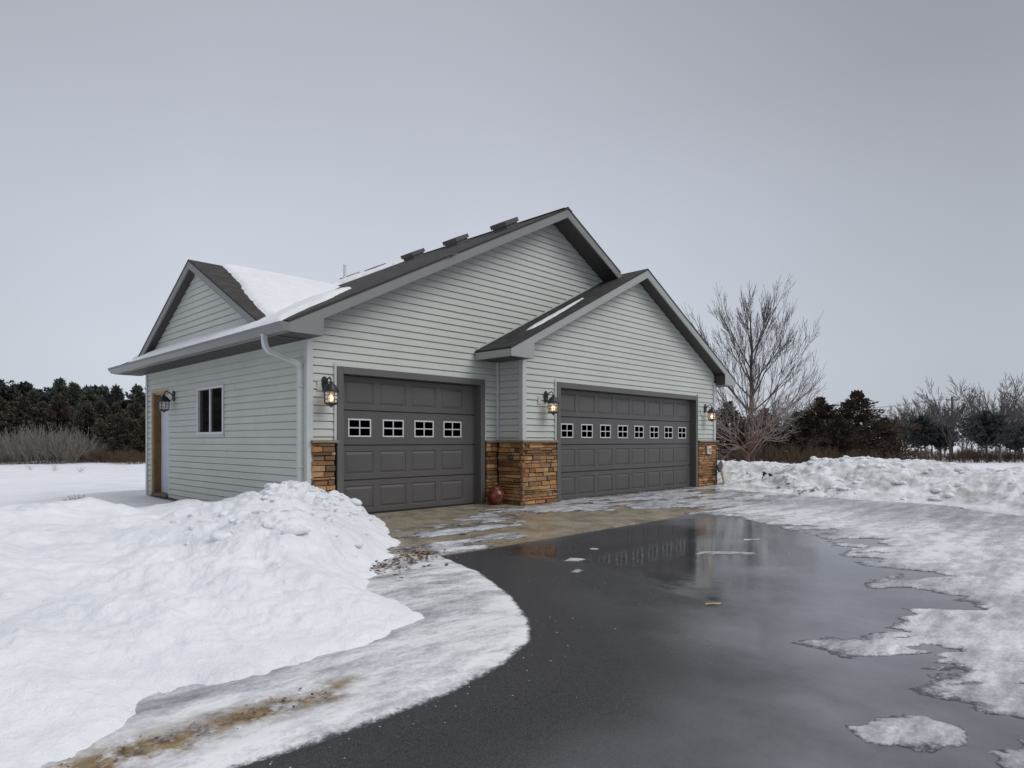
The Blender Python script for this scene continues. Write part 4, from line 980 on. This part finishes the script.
# conifers made of short sprays
def conifer(seed, h, rad, mt_leaf, mt_bark, form='cone', n=900, leaf=.16, gap=.3):
    rnd = random.Random(seed); nr = np.random.RandomState(seed); segs = [((0, 0, -.5), (0, 0, h * .97), h * .013 + .03, .02, 0)]; P = []; Dn = []
    nb = int(n)
    for i in range(nb):
        t_ = rnd.random() ** (1.15 if form == 'cone' else .9)
        z = h * (.06 + .94 * t_) if form != 'pine' else h * (.36 + .60 * t_) + .5 * float(pn(np.array(i % 13 * .9), np.array(seed * 1.3)))
        if form == 'cone': R_ = rad * (1 - t_) ** .8 * (.55 + .6 * (pn(np.array(i % 17 * .77 + seed), np.array(z * 1.3)) + .5)) + .08
        elif form == 'cedar': R_ = rad * min(1.05, (1.0 - t_) ** .9 * 1.45 + .05) * (.35 + .85 * rnd.random() ** .5) * (.45 + 1.1 * float(pn(np.array(z * 1.1), np.array(seed + (i % 7) * 1.3)) + .4))
        else: R_ = rad * math.sin(min(1, max(0.03, (t_ * .92 + .1))) * math.pi) ** .6 * (.35 + .8 * rnd.random()) * (.6 + .8 * (float(pn(np.array(i % 13 * .9), np.array(seed * 1.3))) + .5))
        a = rnd.random() * 6.283; R_ = max(.1, float(R_))
        elev = rnd.uniform(.0, .75) if form != 'pine' else rnd.uniform(-.1, .5)
        if t_ > .9: elev += .5
        d = Vector((math.cos(a) * math.cos(elev), math.sin(a) * math.cos(elev), math.sin(elev)))
        p0 = Vector((0, 0, z - R_ * .35 * math.sin(elev)))
        if rnd.random() < .35: segs.append((tuple(p0), tuple(p0 + d * R_ * .9), .012 + .01 * R_, .005, 1))
        k = int(6 + R_ * 9)
        for j in range(k):
            s = .3 + .7 * (j + rnd.random()) / k
            P.append(p0 + d * (R_ * s) + Vector((rnd.gauss(0, .06), rnd.gauss(0, .06), rnd.gauss(0, .05) - .12 * R_ * s * s))); Dn.append(d)
    P = np.array(P); Dn = np.array(Dn); m_ = len(P)
    rd = nr.normal(size=(m_, 3)); rd[:, 2] = np.abs(rd[:, 2]) * .8
    u = Dn * 1.1 + rd * .6; u /= np.linalg.norm(u, axis=1, keepdims=True); w_ = np.cross(u, nr.normal(size=(m_, 3))); w_ /= np.linalg.norm(w_, axis=1, keepdims=True)
    L = leaf * nr.uniform(.6, 1.5, (m_, 1)); Wd = L * nr.uniform(.14, .28, (m_, 1))
    v = np.stack([P - w_ * Wd * .5, P + u * L * .5 - w_ * Wd, P + u * L, P + u * L * .45 + w_ * Wd], 1).reshape(-1, 3)
    f = np.arange(m_ * 4).reshape(-1, 4)
    root = empty('conifer_tree')
    vv, ff = prisms([s[:4] for s in segs], 5); npmesh('trunk', vv, ff, mt_bark, root)
    npmesh('crown', v, f, mt_leaf, root)
    return root
def brush(seed, h, rad, mt_, n=90, lev=3, rmin=.006):
    rnd = random.Random(seed); segs = []
    for i in range(n):
        a = rnd.random() * 6.283; r0 = rad * .75 * math.sqrt(rnd.random()); p = (math.cos(a) * r0, math.sin(a) * r0, -.2); le = rnd.uniform(.1, .6)
        grow(rnd, p, (math.cos(a) * le, math.sin(a) * le, 1), h * rnd.uniform(.3, .5), .014, 1, lev, segs, up=.05, spread=.6, nb=(2, 4), curve=.14, ratio=.62, rmin=rmin)
    root = empty('bare_shrub'); v, f = prisms([s[:4] for s in segs], 3); npmesh('branches', v, f, mt_, root); return root
def baretree(seed, h, mt_, thick=.09, lean=.35, rmin=.012, stems=1):
    rnd = random.Random(seed); segs = []
    segs.append(((0, 0, -.5), (0, 0, h * .18), thick * 1.1, thick * .9, 0))
    grow(rnd, (0, 0, h * .16), (rnd.uniform(-.1, .1), rnd.uniform(-.1, .1), 1), h * .42, thick * .8, 1, 4, segs, up=.03, spread=.6, nb=(3, 4), curve=.07, ratio=.62, rmin=rmin, start=.2)
    for k in range(9):
        a = k * 2.4; zz = h * (.17 + .028 * k); ln = rnd.uniform(.55, 1.15)
        grow(rnd, (0, 0, zz), (math.cos(a) * ln, math.sin(a) * ln, 1), h * .30 * rnd.uniform(.8, 1.2), thick * .5, 1, 4, segs, up=.05, spread=.5, nb=(2, 4), curve=.07, ratio=.66, rmin=rmin, start=.25)
    root = empty('bare_tree'); split_tree('t', root, segs, mt_, mt_, 0, 3); return root
first = {}
def place(key, maker, name, px, depth, sc, label, cat, group, sz=None, dz=0):
    if key not in first:
        o = first[key] = maker(); used = False
    else:
        src = first[key]; o = src.copy(); COL.objects.link(o)
        for ch in list(src.children):
            c = ch.copy(); COL.objects.link(c); c.parent = o
    o.name = name; x_, y_ = at_px(px, depth); o.location = (x_, y_, gz(x_, y_) + dz); o.rotation_euler.z = random.uniform(0, 6.28); o.scale = (sc, sc, sc * (sz or 1))
    if name == 'cedar_tree' and px > 700: o.scale = (sc * 1.25, sc * 1.25, sc)
    for k in ('label', 'category', 'group'):
        if k in o: del o[k]
    tag(o, label, cat, group); return o

# right: two dark cedars and brush
place('cedA', lambda: conifer(3, 5.6, 2.4, M['needle_cedar'], M['bark_red'], 'cedar', 620, .20), 'cedar_tree', 857, 44, .90, 'tallest dark brown cedar, rising to a ragged point behind the right snow bank', 'tree', 'dark cedars behind the right snow bank')
place('cedB', lambda: conifer(5, 5.2, 2.2, M['needle_cedar'], M['bark_red'], 'cedar', 560, .20), 'cedar_tree', 820, 45, .88, 'dark brown cedar left of the tallest one, beside the pale crab tree', 'tree', 'dark cedars behind the right snow bank')
for px, dp, k, s, lab in ((884, 44, 'cedB', .62, 'small dark cedar filling in right of the tallest cedar'), (838, 42, 'cedA', .60, 'low dark cedar between the two taller cedars'), (797, 46, 'cedA', .66, 'low dark cedar at the left end of the cedar row'),
                          (765, 47, 'cedB', .76, 'dark cedar seen through the branches of the crab tree'), (728, 48, 'cedA', .80, 'dark cedar showing between the house corner and the crab tree')):
    place(k, None, 'cedar_tree', px, dp, s, lab, 'tree', 'dark cedars behind the right snow bank')
for i, (px, dp, s) in enumerate(((735, 38, .9), (765, 37, 1.0), (795, 36, 1.0), (822, 37, .9), (850, 37, .8), (876, 38, .8), (905, 52, .9))):
    place('brB', lambda: brush(9, 1.9, 1.7, M['brush_brown'], 80, 3, .007), 'bare_shrub', px, dp, s, 'low brown twiggy shrub in the hedge-like row just behind the right snow bank', 'shrub', 'brown brush behind the right snow bank')
# bare trees far right
for i, (px, dp, s, k, lab) in enumerate((
        (950, 62, .98, 'b1', 'tall bare tree beside the utility pole on the right'), (1000, 56, .98, 'b2', 'tall bare tree near the right edge with a dark straight trunk'),
        (925, 70, .85, 'b2', 'thin bare tree just left of the utility pole'), (905, 72, .78, 'b1', 'shorter bare tree over the left grey pine'), (885, 74, .70, 'b2', 'small bare tree directly right of the cedars'),
        (978, 68, .80, 'b1', 'slim bare tree between the two tallest bare trees'), (1022, 66, .9, 'b2', 'bare tree cut by the right picture edge'), (965, 60, .42, 'b1', 'sapling low beside the utility pole'), (940, 76, .8, 'b2', 'bare tree behind the utility pole'),
        (915, 66, .5, 'b1', 'small sapling behind the left grey pine'), (1040, 60, 1.0, 'b1', 'bare tree just beyond the right picture edge'), (800, 60, .75, 'b1', 'bare tree top behind the left cedars'), (770, 62, .8, 'b2', 'bare tree behind the crab tree branches'), (835, 64, .7, 'b1', 'bare tree top between the cedar points'))):
    place(k, (lambda: baretree(31, 8.2, M['bark_grey'], .10, rmin=.016)) if k == 'b1' else (lambda: baretree(47, 8.0, M['bark_grey'], .10, rmin=.016)), 'bare_tree', px, dp, s, lab, 'tree', 'bare trees beyond the right snow bank')
for i, (px, dp, s, lab) in enumerate(((921, 66, 1.08, 'grey-green pine with a flat round crown left of the utility pole'), (941, 66, .88, 'grey-green pine with a round crown right of the first pine'), (987, 56, 1.05, 'dark pine under the tall bare tree near the right edge'),
                                      (1015, 59, .85, 'dark pine at the right edge with a leaning trunk'), (1035, 58, 1.0, 'dark pine just beyond the right edge'))):
    place('pine', lambda: conifer(71, 4.0, 1.7, M['needle_haze_grey'], M['bark_dark'], 'pine', 520, .22), 'pine_tree', px, dp, s, lab, 'tree', 'round crowned pines on the right')
for i, (px, dp, s) in enumerate(((972, 60, .9), (985, 62, .8), (998, 60, .8), (1016, 61, .8), (960, 64, .7), (945, 63, .7), (930, 62, .6))):
    place('brB', None, 'bare_shrub', px, dp, s, 'low brown shrub among the distant bare trees on the right', 'shrub', 'brown brush among the right trees')
# utility pole with wires
up_ = MB(); up_.tube([(0, 0, -1), (0, 0, 8.0)], [.15, .10], 10)
ux, uy = at_px(952, 84); up = up_.build('utility_pole', M['bark_dark']); up.location = (ux, uy, gz(ux, uy)); up.rotation_euler.z = R(-50)
ZP = 8.0
w = MB(); w.box(-.7, .7, -.06, .06, ZP - .5, ZP - .38); w.build('crossarm', M['bark_dark'], up)
w = MB()
for q_ in (-.6, 0, .6): w = MB(); w.lathe([(.05, 0), (.06, .1), (.03, .2)], (q_, 0, ZP - .4), 8); w.build('insulator', M['white'], up)
tag(up, 'wooden utility pole with a short crossarm among the bare trees on the right', 'utility pole')
wires = []
for hh, off in ((0, 0), (0, .9), (-1.3, 0)):
    a = Vector((ux, uy + off, gz(ux, uy) + ZP + hh - .2)); x2, y2 = at_px(740, 150); b = Vector((x2, y2 + off, a.z + 1.5)); pts = []
    for i in range(25):
        t_ = i / 24; p = a.lerp(b, t_); p.z -= 2.0 * 4 * t_ * (1 - t_) * .6; pts.append(p)
    w = MB(); w.tube([tuple(p) for p in pts], .018, 5); wires.append(w)
o = wires[0]
for q_ in wires[1:]:
    b = len(o.v); o.v += q_.v; o.f += [tuple(i + b for i in f_) for f_ in q_.f]; o.uv += q_.uv; o.mi += q_.mi
wo_ = o.build('overhead_wires', M['black']); wo_.parent = up; wo_.matrix_parent_inverse = (Matrix.Translation(up.location) @ Matrix.Rotation(R(-50), 4, 'Z')).inverted()
# far field rail fence line
fe = empty('field_fence', (0, 0, 0)); fx0 = at_px(868, 165); fx1 = at_px(1060, 150)
w = MB(); z0_ = gz(*fx0); z1_ = gz(*fx1)
for k in range(3): w = MB(); w.tube([(fx0[0], fx0[1], z0_ + .5 + k * .5), (fx1[0], fx1[1], z1_ + .5 + k * .5)], .045, 4); w.build('rail', M['bark_grey'], fe)
for i in range(24):
    w = MB(); t_ = i / 23; px_, py_ = fx0[0] + (fx1[0] - fx0[0]) * t_, fx0[1] + (fx1[1] - fx0[1]) * t_; w.tube([(px_, py_, z0_ + (z1_ - z0_) * t_ - .8), (px_, py_, z0_ + (z1_ - z0_) * t_ + 1.7)], .08, 5); w.build('post', M['bark_grey'], fe)
tag(fe, 'long dark rail fence crossing the snowy far field on the right', 'fence')

# left: wood edge
lt = [M['needle_green'], M['needle_brown'], M['needle_haze_grey']]
rnd = random.Random(5)
def leftset(row, n, d0, d1, h0, h1, keys, names, lab, grp, px0=-60, px1=170):
    for i in range(n):
        px = px0 + (px1 - px0) * (i + rnd.uniform(.2, .8)) / n; dp = rnd.uniform(d0, d1); k = rnd.choice(keys)
        sc = rnd.uniform(h0, h1) * (1.06 - .0012 * max(0, px) if px < 200 else 1)
        place(k, MK[k], names[k], px, dp, sc, lab[k], 'tree', grp)
MK = {'lg1': lambda: conifer(101, 8, 2.6, M['needle_green'], M['bark_dark'], 'cone', 640, .34), 'lg2': lambda: conifer(103, 8, 2.3, M['needle_green'], M['bark_dark'], 'cedar', 560, .36),
      'lb1': lambda: conifer(107, 6.0, 2.2, M['needle_brown'], M['bark_red'], 'cedar', 560, .28), 'lb2': lambda: conifer(109, 5.4, 2.3, M['needle_brown'], M['bark_red'], 'cone', 540, .28),
      'lp': lambda: conifer(113, 7.5, 2.6, M['needle_haze_grey'], M['bark_dark'], 'pine', 620, .34)}
nm_ = {'lg1': 'spruce_tree', 'lg2': 'conifer_tree', 'lb1': 'cedar_tree', 'lb2': 'cedar_tree', 'lp': 'pine_tree'}
lb_ = {'lg1': 'dark green pointed spruce in the back of the left wood', 'lg2': 'dark green ragged conifer in the back of the left wood', 'lb1': 'brown-green cedar at the front edge of the left wood', 'lb2': 'broad brown-green cedar at the front edge of the left wood', 'lp': 'grey-green pine topping the left wood'}
leftset(0, 20, 72, 82, .98, 1.22, ['lg1', 'lg2', 'lp'], nm_, lb_, 'trees of the left wood')
leftset(1, 18, 66, 72, .85, 1.08, ['lg1', 'lg2', 'lp', 'lg2'], nm_, lb_, 'trees of the left wood')
leftset(2, 15, 60, 64, .80, 1.05, ['lb1', 'lb2', 'lb1'], nm_, lb_, 'trees of the left wood')
leftset(3, 8, 56, 58, .62, .85, ['lb1', 'lb2'], nm_, lb_, 'trees of the left wood', 80, 170)
for i, (px, dp, s) in enumerate(((-12, 55, 1.), (8, 54, .9), (24, 53, 1.1), (40, 52, 1.25), (55, 52, 1.2), (70, 53, 1.0), (84, 55, .8), (-30, 54, 1))):
    place('brA', lambda: brush(15, 3.2, 2.0, M['brush'], 75, 3, .010), 'bare_shrub', px, dp, s, 'pale grey-tan leafless shrub in front of the left wood', 'shrub', 'pale brush in front of the left wood')
for i, (px, dp, s) in enumerate(((95, 54, .9), (112, 54, .8), (128, 53, .8), (142, 52, .85), (5, 57, 1.2), (60, 57, 1.2))):
    place('brB', None, 'bare_shrub', px, dp, s, 'low brown shrub at the foot of the left wood', 'shrub', 'brown brush at the foot of the left wood')
leftset(5, 15, 32, 40, 1.25, 1.5, ['lg1', 'lg2', 'lp'], nm_, {k: v + ', unseen, added to darken the side window reflection' for k, v in lb_.items()}, 'trees of the left wood', -980, -420)  # unseen trees added so the side window reflects something dark
for i, (px, dp, s_, k) in enumerate(((893, 80, .8, 'b1'), (900, 84, .85, 'b2'), (918, 82, .95, 'b1'), (932, 86, 1.0, 'b2'), (945, 90, .95, 'b1'), (962, 80, .9, 'b2'), (972, 86, .95, 'b1'), (986, 82, .95, 'b2'), (996, 88, 1.05, 'b1'), (1010, 78, .95, 'b2'), (1019, 84, 1.0, 'b1'))):
    place(k, None, 'bare_tree', px, dp, s_, 'thin grey bare tree in the far row behind the pines on the right', 'tree', 'far row of bare trees on the right')
for i in range(6):
    place('brB', None, 'bare_shrub', 885 + i * 25 + random.uniform(-4, 4), random.uniform(78, 100), random.uniform(.9, 1.4), 'brown shrub low in the far row behind the pines on the right', 'shrub', 'far row of shrubs on the right')
# weeds in the snow
def weed(seed, h, n):
    rnd_ = random.Random(seed); segs = []
    for i in range(n):
        a = rnd_.random() * 6.28; le = rnd_.uniform(.1, 1.0)
        grow(rnd_, (rnd_.gauss(0, .06), rnd_.gauss(0, .06), -.03), (math.cos(a) * le, math.sin(a) * le, 1), h * rnd_.uniform(.4, .7), .0035, 1, 2, segs, up=-.02, spread=.6, nb=(1, 3), curve=.2, ratio=.5, rmin=.002)
    v, f = prisms([s[:4] for s in segs], 3); return npmesh('dead_weed', v, f, M['brush'])
for i, (px, dp, h, n, lab) in enumerate(((75, 11.6, .26, 26, 'dead weed tuft poking through the snow crest left of the house'), (30, 38, .5, 14, 'leftmost of the three tiny weed tufts in the far snowfield'), (55, 36, .5, 14, 'middle of the three tiny weed tufts in the far snowfield'), (80, 34, .5, 14, 'rightmost of the three tiny weed tufts in the far snowfield'))):
    o = weed(200 + i, h, n); x_, y_ = at_px(px, dp); o.location = (x_, y_, gz(x_, y_)); tag(o, lab, 'weed')
